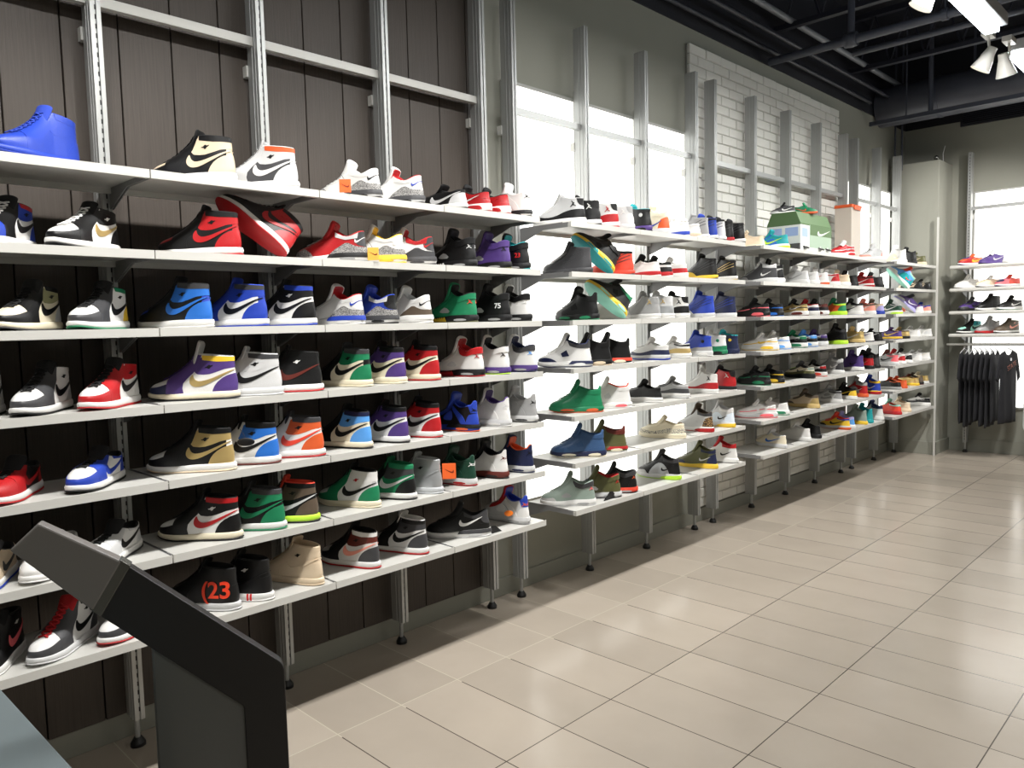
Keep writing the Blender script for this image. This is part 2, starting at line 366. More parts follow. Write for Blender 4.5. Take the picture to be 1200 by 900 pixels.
    T['thirteen'] = dict(kind='high_top_sneaker', up=Upper(.128, .146, .138, dip=.004, bulk=1.06), so=Sole(.036, .028, .14), panels=[
        ('toe_overlay', 'T', [(-.05, .01), (BIG, .01), (BIG, .040), (.27, .046), (.20, .050), (.14, .048), (.10, .060), (.05, .058), (-.05, .070)], ov*1.4, 1),
        ('round_emblem', 'W', [(.048+.011*math.cos(a*PI/6), .098+.011*math.sin(a*PI/6)) for a in range(12)], ov*2.6, 0),
        ('eyestay', 'E', [(.228, .062), (.230, .08), (.19, .115), (.13, .18), (.110, .150), (.125, .118), (.148, .092), (.19, .070)], ov*1.2, 1),
        ('collar_band', 'C', [(-.05, .118), (.05, .118), (.108, .128), (.116, .18), (-.05, .18)], ov*1.6, 0)],
        sole=[('heel_block', 'X', [(.01, .006), (.085, .006), (.07, .024), (.02, .026)], .0022, 1), ('forefoot_pod', 'X', [(.15, .006), (.23, .008), (.21, .022), (.17, .022)], .0022, 1)],
        tongue=[(.176, .108), (.158, .132), (.146, .152), (.139, .166), (.130, .172)], lace=(.42, .95), nl=6)
    T['runner'] = dict(kind='running_shoe', up=Upper(.092, .104, .140, dip=.014, toe=.96), so=Sole(.040, .028, .10, flare=.002), panels=[
        ('toe_overlay', 'T', [(-.05, .015), (BIG, .015), (BIG, .042), (.28, .044), (.25, .042), (.20, .044), (.15, .052), (.09, .060), (.04, .062), (-.05, .060)], ov*1.2, 1),
        ('wave_stripe', 'A', [(-.05, .060), (.05, .063), (.10, .062), (.15, .054), (.20, .046), (.27, .043), (.27, .048), (.20, .051), (.15, .060), (.10, .068), (.05, .069), (-.05, .067)], ov*1.9, 0),
        ('eyestay', 'E', [(.232, .060), (.234, .08), (.19, .105), (.13, .13), (.110, .105), (.130, .090), (.158, .078), (.19, .064)], ov*1.3, 1),
        ('heel_panel', 'H', [(-.05, .062), (.045, .068), (.040, .086), (-.05, .092)], ov*1.3, 0),
        ('check_mark', 'W', swoosh(.035, .050, .110, .030), ov*2.6, 1)],
        sole=[('air_window', 'Y', [(.020, .010), (.130, .010), (.112, .028), (.090, .032), (.045, .032), (.028, .028)], .0026, 1)],
        tongue=[(.176, .094), (.158, .110), (.146, .124), (.139, .134), (.130, .140)], lace=(.44, .95), nl=6)
    T['trainer'] = dict(kind='running_shoe', up=Upper(.098, .112, .140, dip=.012, toe=.95), so=Sole(.034, .026, .12, wave=.004, flare=.003), panels=[
        ('toe_overlay', 'T', [(.19, .015), (BIG, .015), (BIG, .040), (.285, .042), (.25, .046), (.22, .044)], ov*1.2, 1),
        ('quarter_panel', 'Q', [(.06, .02), (.19, .02), (.17, .055), (.13, .08), (.09, .078)], ov*.8, 1),
        ('eyestay', 'E', [(.232, .060), (.234, .08), (.19, .105), (.13, .14), (.110, .115), (.130, .094), (.158, .078), (.19, .064)], ov*1.3, 1),
        ('heel_panel', 'H', [(-.05, .02), (.062, .02), (.052, .055), (.030, .082), (-.05, .086)], ov*1.3, 1),
        ('collar_band', 'C', [(-.05, .085), (.05, .081), (.105, .090), (.112, .14), (-.05, .14)], ov*1.6, 0),
        ('check_mark', 'W', swoosh(.030, .040, .140, .040), ov*2.6, 1)],
        sole=[('heel_block', 'X', [(-.05, .004), (.10, .004), (.08, .018), (.02, .022), (-.05, .02)], .0020, 1)],
        tongue=[(.176, .098), (.158, .116), (.146, .132), (.139, .144), (.130, .152)], lace=(.44, .95), nl=6)
    T['court'] = dict(kind='basketball_shoe', up=Upper(.124, .150, .130, dip=.014, spike=.008, bulk=1.02), so=Sole(.034, .026, .12, wave=.004, flare=.003), panels=[
        ('toe_overlay', 'T', [(.20, .015), (BIG, .015), (BIG, .040), (.285, .042), (.25, .048), (.22, .050)], ov*1.2, 1),
        ('quarter_panel', 'Q', [(.05, .02), (.20, .02), (.18, .06), (.14, .10), (.10, .10), (.07, .07)], ov*.8, 1),
        ('heel_panel', 'H', [(-.05, .02), (.058, .02), (.055, .055), (.034, .098), (-.05, .104)], ov*1.3, 1),
        ('collar_band', 'C', [(-.05, .108), (.04, .104), (.098, .112), (.105, .18), (-.05, .18)], ov*1.6, 0),
        ('side_emblem', 'W', swoosh(.030, .050, .080, .032), ov*2.6, 1)],
        sole=[('heel_block', 'X', [(-.05, .004), (.12, .004), (.10, .020), (.03, .026), (-.05, .03)], .0020, 1)],
        tongue=[(.172, .108), (.152, .134), (.138, .158), (.130, .176), (.122, .186)], lace=(.42, .95), nl=6)
    return T
TYPES = types(); MESH = {}
def type_mesh(tn):
    if tn in MESH: return MESH[tn]
    d = TYPES[tn]; U, So = d['up'], d['so']; out = []
    X, N, S, Tt = sample(U, 26, 72)
    # upper shell, running down inside the sole
    out.append(('upper', 'V', mk('upper', grid(X))))
    Xd = {}
    def dense(P, key, ns, nt):
        if key not in Xd: Xd[key] = sample(P, ns, nt)
        return Xd[key]
    acc = {}
    for name, k, poly, off, rnd in d['panels']:
        small = name in ('check_mark', 'wing_emblem', 'heel_emblem', 'side_emblem', 'round_emblem', 'stitch_lines', 'wave_stripe', 'mesh_panel', 'support_wing')
        XX, NN, SS, TT = dense(U, small, 110 if small else 48, 260 if small else 128)
        pl = chaikin(poly, rnd) if rnd else poly
        F = sdf(pl, XX)
        if name == 'eyestay': F = np.minimum(F, np.where(XX[..., 0] < .236, np.abs(XX[..., 1])-.0105, .1))
        if name in ('mesh_panel', 'round_emblem', 'check_mark', 'wing_emblem', 'stitch_lines', 'support_wing'): F = np.minimum(F, np.abs(XX[..., 1])-.004)
        vf = cut(XX, NN, F, off, off*1.3)
        key = (name, k); acc[key] = join(acc[key], vf) if key in acc else vf
    for (name, k), vf in acc.items():
        if vf[1]: out.append((name, k, mk(name, vf)))
    # lining: a padded rim and the inside wall with an insole
    rows = []
    for s_, sh, up in ((1., 0, 0), (1., .0015, .003), (1., .005, .0035), (1., .0075, .001), (.9, .008, 0), (.75, .008, 0), (.62, .008, 0)):
        P = U(np.full(72, s_), np.arange(72)/72*2*PI); c = P.mean(0)
        v = P-c; h = np.hypot(v[:, 0], v[:, 1])[:, None]; P = P-np.concatenate([v[:, :2]/h*sh, np.zeros((72, 1))], 1); P[:, 2] += up; rows.append(P)
    v, f = grid(np.array(rows)); n = len(v); v, f2 = cap(v, list(range(n-72, n)))
    out.append(('lining', 'N', mk('lining', (v, f+f2))))
    # sole
    Xs, Ns, Ss, Ts = sample(So, 6, 96); v, f = grid(Xs); n = len(v); v, f2 = cap(v, list(range(n-96, n)))
    v, f3 = cap(v, list(range(0, 96)), True)
    out.append(('midsole', 'S', mk('midsole', (v, f+f2+f3))))
    O = Sole(So.h, So.f, 0, So.b0, So.g+.0006, So.w, So.sp, So.fl)
    Xo, _, _, _ = sample(O, 2, 96); v, f = grid(Xo); n = len(v); v, f2 = cap(v, list(range(n-96, n))); v, f3 = cap(v, list(range(0, 96)), True)
    out.append(('outsole', 'O', mk('outsole', (v, f+f2+f3))))
    acc = {}
    for name, k, poly, off, rnd in d.get('sole', []):
        full = Sole(So.h, So.f, 0, 1, So.g, So.w, So.sp, So.fl)
        XX, NN, SS, TT = dense(full, 'sole', 26, 260)
        vf = cut(XX, NN, sdf(chaikin(poly, rnd) if rnd else poly, XX), off, off*1.2)
        key = (name, k); acc[key] = join(acc[key], vf) if key in acc else vf
    for (name, k), vf in acc.items():
        if vf[1]: out.append((name, k, mk(name, vf)))
    # tongue: strip under the laces plus the free upper end
    XX, NN, SS, TT = dense(U, False, 48, 128)
    F = np.minimum(.0120-np.abs(XX[..., 1]), np.minimum(.226-XX[..., 0], XX[..., 0]-U.st[-1][2]*.85))
    F = np.where(np.cos(TT) < 0, -1, F)
    strip = cut(XX, NN, F, .0006, .001)
    tp = cr([(a, b, 0) for a, b in d['tongue']], np.linspace(0, 1, 12)); W = .030 if tn not in ('five', 'six', 'four', 'three') else .035
    X1 = np.zeros((12, 24, 3))
    for i in range(12):
        p = tp[i]; q = tp[min(i+1, 11)]-tp[max(i-1, 0)]; nx, nz = q[1], -q[0]; L = math.hypot(nx, nz); nx, nz = nx/L, nz/L
        w = W*(.8+.2*math.sin(min(1, i/8)*PI/2))*(1 if i < 10 else (.93 if i == 10 else .75)); th = (.0055 if tn in ('high', 'mid', 'low') else .012)*(1 if i < 11 else .5)
        for j in range(24):
            a = 2*PI*j/24; yy = w*math.copysign(abs(math.cos(a))**.7, math.cos(a)); o = th*math.sin(a)-.010*(yy/W)**2-.006
            X1[i, j] = (p[0]+nx*o, yy, p[1]+nz*o)
    v, f = grid(X1); n = len(v); v, f2 = cap(v, list(range(n-24, n)))
    chunky = tn in ('three', 'three_marked', 'four', 'five', 'six')
    tg = mk('tongue', join(strip, (v, f+f2))); out.append(('tongue', 'E' if chunky else 'N', tg))
    if chunky:
        Xb = X1[3:12, 12:25 if False else 24].copy(); Xb = np.concatenate([Xb, X1[3:12, :1]], 1)
        c_ = X1[3:12].mean(1, keepdims=True); Xb = c_+(Xb-c_)*np.array([1.12, .86, 1.12]); out.append(('tongue_lining', 'N', mk('tongue_lining', grid(Xb, wrap=False))))
    # laces
    s0, s1 = d['lace']; nl = d['nl']; vf = ([], [])
    for i in range(nl):
        for sgn in (1, -1):
            sa, sb = s0+(s1-s0)*i/nl, s0+(s1-s0)*(i+.85)/nl
            P, NM = [], []
            for u in np.linspace(0, 1, 7):
                s_ = sa+(sb-sa)*u; yv = sgn*(.015-.030*u)
                st = cr(U.st, np.array(s_)); a_ = (st[2]-st[0])/2
                th = np.linspace(0, 1.3, 60); q = U(np.full(60, s_), th); k = np.argmin(np.abs(q[:, 1]-abs(yv))); p = q[k].copy(); p[1] = yv
                nn = np.array([.6, yv*8, .8]); nn /= np.linalg.norm(nn); P.append(p+nn*(.0035+.002*math.sin(u*PI)*(1 if sgn > 0 else .4))); NM.append(nn)
            vf = join(vf, tubeV(P, NM, .0034, .5))
    out.append(('laces', 'L', mk('laces', vf)))
    MESH[tn] = out
    return out
PAL = dict(w=(.88, .875, .865), k=(.045, .045, .05), r=(.69, .10, .12), b=(.14, .25, .66), n=(.10, .13, .27), g=(.10, .48, .32), y=(.92, .76, .22), o=(.84, .36, .18),
    p=(.31, .22, .48), s=(.62, .62, .62), d=(.24, .24, .25), t=(.10, .60, .62), c=(.90, .86, .76), e=(.86, .78, .67), l=(.35, .62, .90), m=(.38, .15, .12),
    v=(.36, .36, .22), G=(.82, .71, .47), P=(.95, .42, .45), L=(.75, .93, .25), S=(.74, .75, .76), u=(.80, .80, .80), f=(.08, .24, .18), B=(.16, .43, .78), h=(.36, .31, .26),
    M=(.60, .85, .78), V=(.68, .66, .86), i=(.86, .90, .94), x=(.88, .28, .20), j=(.22, .34, .50), J=(.56, .62, .58), A=(.95, .62, .55))
def pattern(name, a, b, scale, lo, hi, feature='DISTANCE_TO_EDGE', rough=.6):
    m = bpy.data.materials.new(name); m.use_nodes = True; nt = m.node_tree; bs = nt.nodes['Principled BSDF']; bs.inputs['Roughness'].default_value = rough
    tc = nt.nodes.new('ShaderNodeTexCoord'); no = nt.nodes.new('ShaderNodeTexNoise'); no.inputs['Scale'].default_value = scale*.7
    ad = nt.nodes.new('ShaderNodeVectorMath'); ad.operation = 'MULTIPLY_ADD'; ad.inputs[1].default_value = (.02,)*3
    vo = nt.nodes.new('ShaderNodeTexVoronoi'); vo.feature = feature; vo.inputs['Scale'].default_value = scale
    rp = nt.nodes.new('ShaderNodeMapRange'); rp.inputs[1].default_value = lo; rp.inputs[2].default_value = hi
    mx = nt.nodes.new('ShaderNodeMix'); mx.data_type = 'RGBA'; mx.inputs[6].default_value = (*s2l(a), 1); mx.inputs[7].default_value = (*s2l(b), 1)
    nt.links.new(tc.outputs['Object'], no.inputs['Vector']); nt.links.new(no.outputs['Color'], ad.inputs[0]); nt.links.new(tc.outputs['Object'], ad.inputs[2])
    nt.links.new(ad.outputs[0], vo.inputs['Vector']); nt.links.new(vo.outputs['Distance'], rp.inputs[0]); nt.links.new(rp.outputs[0], mx.inputs[0]); nt.links.new(mx.outputs[2], bs.inputs['Base Color'])
    return m
SPECIAL = {'q': pattern('crackle_print_leather', (.22, .22, .22), (.70, .69, .68), 190, .05, .14),
    'z': pattern('snake_print', (.30, .30, .34), (.88, .85, .76), 110, .04, .12),
    'Z': pattern('leopard_print', (.14, .09, .06), (.74, .58, .36), 120, .10, .2),
    'C': pattern('camouflage_fabric', (.22, .24, .14), (.58, .57, .42), 40, .1, .2, 'F1', .8)}
def shoe_mat(ch, part):
    if ch in SPECIAL: return SPECIAL[ch]
    kind = 'rubber' if part in ('midsole', 'outsole', 'heel_block', 'sole_teeth', 'air_window', 'forefoot_window', 'forefoot_pod') else ('fabric' if part in ('tongue', 'lining', 'laces', 'mesh_panel') else 'leather')
    nm = '%s_%s%s' % (kind, 'shade' if ch.isupper() else 'tone', ch)
    if ch in 'GS' and kind == 'leather': return mat(nm, PAL[ch], .32, .55)
    return mat(nm, PAL[ch], {'rubber': .5, 'fabric': .85, 'leather': .42}[kind], bump=.25 if kind != 'rubber' else 0, bscale={'fabric': 700, 'leather': 350}.get(kind, 0))
KEYS = 'SOVTQEHACNWL'
NSH = [0]; USED = {}
def shoe(tn, cols, label, group, loc, ang, skip=(), scale=1., tilt=None, extra={}):
    """cols: midsole outsole vamp toe quarter eyestay heel ankle collar tongue mark laces"""
    assert len(cols) == 12, (cols, label)
    c = dict(zip(KEYS, cols)); c['K'] = extra.get('K', c['W'] if tn in ('high', 'mid') else 'k'); c['M'] = extra.get('M', c['A']); c['X'] = extra.get('X', c['S']); c['Y'] = extra.get('Y', c['O']); c['Z'] = extra.get('Z', c['S'])
    root = empty(TYPES[tn]['kind'], loc, ang); root.scale = (scale,)*3
    if tilt is not None: root.matrix_world = tilt
    cat = {'running_shoe': 'running shoe', 'basketball_shoe': 'basketball shoe'}.get(TYPES[tn]['kind'], 'sneaker')
    assert label not in USED, label
    USED[label] = 1; tag(root, label, cat, group)
    for name, k, me in type_mesh(tn):
        if name in skip: continue
        link(name, me, shoe_mat(c[k], name), root)
    NSH[0] += 1
    return root
# ------------------------------------------------------------------ the room
M_WALL = mat('grey_green_wall_paint', (.56, .56, .52), .65, noise=.04, nscale=1.5)
M_BASE = mat('grey_green_trim_paint', (.53, .53, .49), .5)
M_PLANK = None
def wood():
    m = bpy.data.materials.new('black_stained_planks'); m.use_nodes = True; nt = m.node_tree; b = nt.nodes['Principled BSDF']
    tc = nt.nodes.new('ShaderNodeTexCoord'); mp = nt.nodes.new('ShaderNodeMapping'); mp.inputs['Scale'].default_value = (40, 90, 2.2)
    n = nt.nodes.new('ShaderNodeTexNoise'); n.inputs['Scale'].default_value = 1.6; n.inputs['Detail'].default_value = 8; n.inputs['Roughness'].default_value = .7
    r = nt.nodes.new('ShaderNodeMix'); r.data_type = 'RGBA'; r.inputs[6].default_value = (*s2l((.195, .172, .155)), 1); r.inputs[7].default_value = (*s2l((.315, .283, .256)), 1)
    bp = nt.nodes.new('ShaderNodeBump'); bp.inputs['Strength'].default_value = .6; bp.inputs['Distance'].default_value = .002
    nt.links.new(tc.outputs['Object'], mp.inputs[0]); nt.links.new(mp.outputs[0], n.inputs['Vector']); nt.links.new(n.outputs['Fac'], r.inputs[0])
    nt.links.new(r.outputs[2], b.inputs['Base Color']); nt.links.new(n.outputs['Fac'], bp.inputs['Height']); nt.links.new(bp.outputs['Normal'], b.inputs['Normal'])
    b.inputs['Roughness'].default_value = .5; b.inputs['Specular IOR Level'].default_value = .35
    return m
def floor_mat():
    m = bpy.data.materials.new('beige_floor_tiles'); m.use_nodes = True; nt = m.node_tree; b = nt.nodes['Principled BSDF']; L = nt.links.new; N = nt.nodes.new
    tc = N('ShaderNodeTexCoord'); sp = N('ShaderNodeSeparateXYZ'); L(tc.outputs['Object'], sp.inputs[0])
    def math_(op, a, bb=None):
        n = N('ShaderNodeMath'); n.operation = op
        for i, v in enumerate((a, bb)):
            if v is None: continue
            if isinstance(v, (int, float)): n.inputs[i].default_value = v
            else: L(v, n.inputs[i])
        return n.outputs[0]
    ux = math_('DIVIDE', sp.outputs[0], .6); uy = math_('DIVIDE', sp.outputs[1], .2995)
    fx, fy = math_('FLOOR', ux), math_('FLOOR', uy)
    dx = math_('MULTIPLY', math_('PINGPONG', ux, .5), .6); dy = math_('MULTIPLY', math_('PINGPONG', uy, .5), .2995)
    d = math_('MINIMUM', dx, dy); j = math_('LESS_THAN', d, .0021)
    cb = N('ShaderNodeCombineXYZ'); L(fx, cb.inputs[0]); L(fy, cb.inputs[1])
    wn = N('ShaderNodeTexWhiteNoise'); wn.noise_dimensions = '2D'; L(cb.outputs[0], wn.inputs['Vector'])
    no = N('ShaderNodeTexNoise'); no.inputs['Scale'].default_value = 3.5; no.inputs['Detail'].default_value = 6
    of = N('ShaderNodeVectorMath'); of.operation = 'MULTIPLY_ADD'; L(cb.outputs[0], of.inputs[0]); of.inputs[1].default_value = (3.7, 5.3, 0); L(tc.outputs['Object'], of.inputs[2]); L(of.outputs[0], no.inputs['Vector'])
    v = math_('ADD', math_('MULTIPLY', wn.outputs['Value'], .16), math_('MULTIPLY', no.outputs['Fac'], .20))
    v = math_('ADD', v, .79)
    sc = N('ShaderNodeVectorMath'); sc.operation = 'SCALE'; sc.inputs[0].default_value = s2l((.655, .615, .565)); L(v, sc.inputs['Scale'])
    mx = N('ShaderNodeMix'); mx.data_type = 'RGBA'; L(j, mx.inputs[0]); L(sc.outputs[0], mx.inputs[6])
    # the joints near the racks are filled pale, the others dark
    pal = math_('LESS_THAN', sp.outputs[0], .63); jc = N('ShaderNodeMix'); jc.data_type = 'RGBA'; L(pal, jc.inputs[0])
    jc.inputs[6].default_value = (*s2l((.27, .24, .21)), 1); jc.inputs[7].default_value = (*s2l((.72, .69, .62)), 1); L(jc.outputs[2], mx.inputs[7])
    L(mx.outputs[2], b.inputs['Base Color'])
    r = math_('ADD', math_('MULTIPLY', no.outputs['Fac'], .06), .14); L(r, b.inputs['Roughness'])
    b.inputs['Specular IOR Level'].default_value = .5
    return m
def brick_mat():
    m = mat('white_painted_brick', (.87, .865, .84), .6, noise=.05, nscale=14, bump=.7, bscale=70); return m
M_PLANK = wood(); M_FLOOR = floor_mat(); M_BRICK = brick_mat()
M_ALU = mat('brushed_aluminium', (.67, .675, .67), .38, .4)
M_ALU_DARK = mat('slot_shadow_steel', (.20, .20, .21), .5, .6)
M_WHITE = mat('white_shelf_laminate', (.76, .755, .735), .38)
M_BRKT = mat('shaded_bracket_grey', (.50, .50, .50), .5)  # bracket grey darkened to hold the shade on the shelf ends
M_BLACK = mat('black_rubber', (.03, .03, .035), .5)
M_CEIL = mat('dark_ceiling_paint', (.07, .075, .115), .75)
M_CEIL2 = mat('dark_steelwork_paint', (.12, .125, .165), .5)
M_PIPE = mat('dark_grey_pipe', (.24, .25, .29), .5)
M_TUBE = mat('lit_tube', (1, 1, 1), .5, emit=(.92, .97, 1.), estr=14)
M_LIGHTBOX = mat('lit_white_panel', (1, 1, 1), .5, emit=(1, 1, .975), estr=1.5)
M_LBFRAME = mat('lightbox_frame_white', (.66, .66, .64), .5)
RX, Y0, YF = 6.2, -2.2, 9.6
structure(MB().box(-.3, RX, Y0, YF+.3, -.1, 0).build('floor', M_FLOOR))
structure(MB().box(-.2, 0, 2.88, YF+.2, 0, 3.62).build('wall_left', M_WALL))
structure(MB().box(-.2, 0, Y0, 2.88, 0, 3.62).build('wall_left_behind_planks', M_WALL))
structure(MB().box(-.2, 0.01, Y0, YF+.2, 3.62, 4.6).build('wall_left_upper', M_CEIL))
structure(MB().box(0, RX, YF, YF+.2, 0, 3.62).build('wall_back', M_WALL))
structure(MB().box(0, RX, YF-.01, YF+.2, 3.62, 4.6).build('wall_back_upper', M_CEIL))
structure(MB().box(RX, RX+.2, Y0, YF+.2, 0, 4.6).build('wall_right', M_WALL))
structure(MB().box(-.2, RX+.2, Y0-.2, Y0, 0, 4.6).build('wall_front', M_WALL))
structure(MB().box(-.2, RX+.2, Y0-.2, YF+.2, 4.5, 4.6).build('ceiling', M_CEIL))
m = MB(); m.box(0, .03, 2.7775, 2.868, .10, 3.62); y = 2.7725
while y > Y0:
    a = max(Y0, y-.185); m.box(.0, .03, a, y, .10, 3.62); y -= .19
o = structure(m.build('wall_left_planks', M_PLANK, bevel=.002))
structure(MB().box(0, .012, Y0, 2.87, .10, 3.62).build('wall_left_plank_backing', mat('plank_groove_black', (.05, .045, .045), .8)))
# baseboards
structure(MB().box(0, .018, Y0, 9.1, 0, .098).build('baseboard_left', M_BASE, bevel=.003))
structure(MB().box(.53, RX, YF-.018, YF, 0, .14).build('baseboard_back', M_BASE, bevel=.003))
structure(MB().box(0, .512, 9.10, 9.118, 0, .14).box(.495, .512, 9.10, YF, 0, .14).build('baseboard_column', M_BASE, bevel=.002))
structure(MB().box(0, .495, 9.118, YF, 0, 3.165).build('column', M_WALL, bevel=.004))
# painted brick panel
m = MB(); rows, p = 47, (3.50-.115)/47
for r in range(rows):
    z = .115+r*p; off = (r % 2)*.113; y = 4.93-off; 
    while y < 7.61:
        a, b = max(4.93, y), min(7.61+random.uniform(-.0, .012), y+.226)
        if b-a > .03: m.box(0.012, .037+random.uniform(-.003, .003), a+.004+random.uniform(-.001, .002), b-.004, z+.004+random.uniform(-.001, .002), z+p-.004+random.uniform(-.002, .001))
        y += .226
structure(m.build('wall_left_brick_facing', M_BRICK, bevel=.005))
structure(MB().box(0, .028, 4.945, 7.60, .115, 3.49).build('wall_left_brick_mortar', mat('brick_mortar', (.74, .735, .71), .8, bump=.5, bscale=90)))
# light boxes
def lightbox(y0, y1, z0, z1, label, wall='left'):
    r = empty('light_box', (0, (y0+y1)/2, z0) if wall == 'left' else ((y0+y1)/2, YF, z0))
    tag(r, label, 'light panel', 'lit white panels on the walls'); c = r.location.copy()
    def bx(m, a0, a1, d0, d1, h0, h1):
        if wall == 'left': m.box(d0-c.x, d1-c.x, a0-c.y, a1-c.y, h0-c.z, h1-c.z)
        else: m.box(a0-c.x, a1-c.x, YF-d1-c.y, YF-d0-c.y, h0-c.z, h1-c.z)
    m = MB(); f = .016
    for a in ((y0, y0+f, z0, z1), (y1-f, y1, z0, z1), (y0+f, y1-f, z0, z0+f), (y0+f, y1-f, z1-f, z1)): bx(m, a[0], a[1], .0, .034, a[2], a[3])
    m.build('frame', M_LBFRAME, r)
    m = MB(); bx(m, y0+f, y1-f, .004, .028, z0+f, z1-f); m.build('diffuser', M_LIGHTBOX, r)
lightbox(3.05, 4.885, .50, 2.86, 'tall glowing white panel on the wall between black planks and brick')
lightbox(7.76, 9.06, .50, 2.875, 'glowing white panel in the corner beside the grey column')
lightbox(.715, 2.55, .50, 2.84, 'glowing white panel behind the end wall shelves and shirts', 'back')
# ------------------------------------------------------------------ ceiling services
def joist(y, label):
    r = empty('ceiling_joist', (0, y, 3.9)); tag(r, label, 'joist', 'open web ceiling joists')
    MB().box(0.02, RX, -.03, .03, .48, .53).build('top_chord', M_CEIL2, r)
    MB().box(0.02, RX, -.03, .03, .0, .04).build('bottom_chord', M_CEIL2, r)
    m = MB(); x = .1
    while x < RX-.3: m.tube((x, 0, .02), (x+.15, 0, .5), .009, 6); m.tube((x+.15, 0, .5), (x+.3, 0, .02), .009, 6); x += .3
    m.build('web', M_CEIL2, r)
names = ['near the black plank wall', 'above the glowing panel', 'above the brick wall', 'past the brick wall', 'by the far round duct']
for y, n in zip((3.1, 4.7, 6.3, 7.9), names): joist(y, 'dark open web ceiling joist '+n)
m = MB(); 
def pipe(name, label, pts, r, mm=M_PIPE, cat='pipe', n=14):
    o = MB().path([Vector(p) for p in pts], r, n).build(name, mm, smooth=True); tag(o, label, cat); return o
pa, pb = at(890, 76, z=3.62), at(1200, 2, y=at(890, 76, z=3.62).y)
yA = pa.y
r = empty('sprinkler_pipe', (0, yA, 3.62)); tag(r, 'dark grey sprinkler pipe crossing the ceiling above the brick wall', 'pipe')
MB().tube((.05, 0, 0), (RX, 0, 0), .032, 16).build('main_pipe', M_PIPE, r, smooth=True)
MB().tube((.66, 0, 0), (.75, 0, 0), .052, 16).ball((.705, 0, 0), .058).build('coupling', M_PIPE, r, smooth=True)
MB().tube((.705, 0, .03), (.705, 0, .85), .026, 12).build('riser', M_PIPE, r, smooth=True)
for x in (1.35, 2.6): MB().tube((x, 0, .03), (x, 0, .88), .006, 6).tube((x-.02, 0, 0), (x+.02, 0, 0), .042, 14).build('hanger', M_PIPE, r)
pipe('conduit', 'thin dark conduit crossing behind the thick sprinkler pipe', [(.55, yA+.45, 3.66), (RX, yA+.45, 3.66)], .024)
pipe('conduit', 'pale grey conduit running along the ceiling toward the far wall', [(at(1000, 68, z=3.95).x, 3.4, 3.95), (at(1000, 68, z=3.95).x, 9.2, 3.95)], .025, mat('pale_conduit', (.46, .47, .49), .5))
pipe('conduit', 'upper thin conduit beside the wall top edge', [(.16, 2.0, 3.78), (.16, 9.0, 3.78)], .02, M_CEIL2)
pipe('conduit', 'lower thin conduit hugging the wall top edge', [(.08, 2.0, 3.69), (.08, 8.3, 3.69)], .018, M_CEIL2)
r = empty('steel_beam', (0, 3.75, 3.72)); tag(r, 'dark steel beam crossing above the glowing panel', 'beam')
MB().box(.02, RX, -.07, .07, 0, .015).box(.02, RX, -.006, .006, .015, .24).box(.02, RX, -.07, .07, .24, .255).build('beam_section', M_CEIL2, r)
# round duct across the far end
r = empty('round_duct', (0, 8.75, 3.72)); tag(r, 'large dark round ventilation duct across the far end', 'duct')
MB().tube((.02, 0, 0), (RX, 0, 0), .20, 32).build('duct_run', mat('dark_duct_paint', (.27, .275, .31), .42, noise=.3, nscale=6), r, smooth=True)
for x in (.6, 1.55, 2.5, 3.5): MB().tube((x-.015, 0, 0), (x+.015, 0, 0), .206, 32).build('seam_band', M_PIPE, r, smooth=True)
for x in (.9, 2.9, 4.9): MB().tube((x, 0, .15), (x, 0, .78), .012, 8).build('hanger', M_PIPE, r)
r = empty('lighting_track', (0, 8.42, 3.50)); tag(r, 'dark track bar hanging in front of the round duct', 'track')
MB().box(.03, RX, -.018, .018, -.02, .02).build('track_bar', M_PIPE, r)
MB().tube((at(1091, 100, y=8.42).x, 0, .02), (at(1091, 100, y=8.42).x, 0, .98), .022, 10).build('drop_rod', M_PIPE, r, smooth=True)
MB().tube((.38, 0, .02), (.38, 0, .98), .007, 8).build('thin_rod', M_PIPE, r)
# louvred grille on the far wall
r = empty('air_grille', (.57, YF, 3.56)); tag(r, 'dark slatted air grille high on the end wall', 'grille')
MB().box(0, 3, -.03, 0, 0, .02).box(0, 3, -.03, 0, .30, .32).box(0, .02, -.03, 0, .02, .30).build('frame', M_CEIL, r)
m = MB(); 
for i in range(14): m.box(.02, 3, -.022, -.004, .025+i*.02, .033+i*.02)
m.build('slats', M_CEIL2, r)
MB().box(.02, 3, -.004, -.001, .02, .30).build('backing', mat('void_black', (.02, .02, .03), .9), r)
pipe('conduit', 'thin grey conduit dropping behind the last rack post, left one', [(.06, 9.09, 3.1), (.06, 9.09, 4.5)], .010)
pipe('conduit', 'thin grey conduit dropping behind the last rack post, right one', [(.13, 9.09, 3.1), (.13, 9.09, 4.5)], .010)
o = MB().tube((0, 0, 0), (0, 0, .03), .022, 16).ball((0, 0, .05), .026).build('beacon', mat('chrome', (.8, .8, .8), .1, 1.), smooth=True, loc=(.42, 9.28, 3.165)); tag(o, 'small shiny dome fitting on top of the grey column', 'fitting')
o = MB().path([Vector((.47, 9.35, 3.165)), Vector((.465, 9.35, 3.26)), Vector((.485, 9.35, 3.34))], .004, 6).build('cable', mat('pale_cable', (.7, .7, .7), .5), smooth=True); tag(o, 'thin pale cable sticking up behind the column top', 'cable')
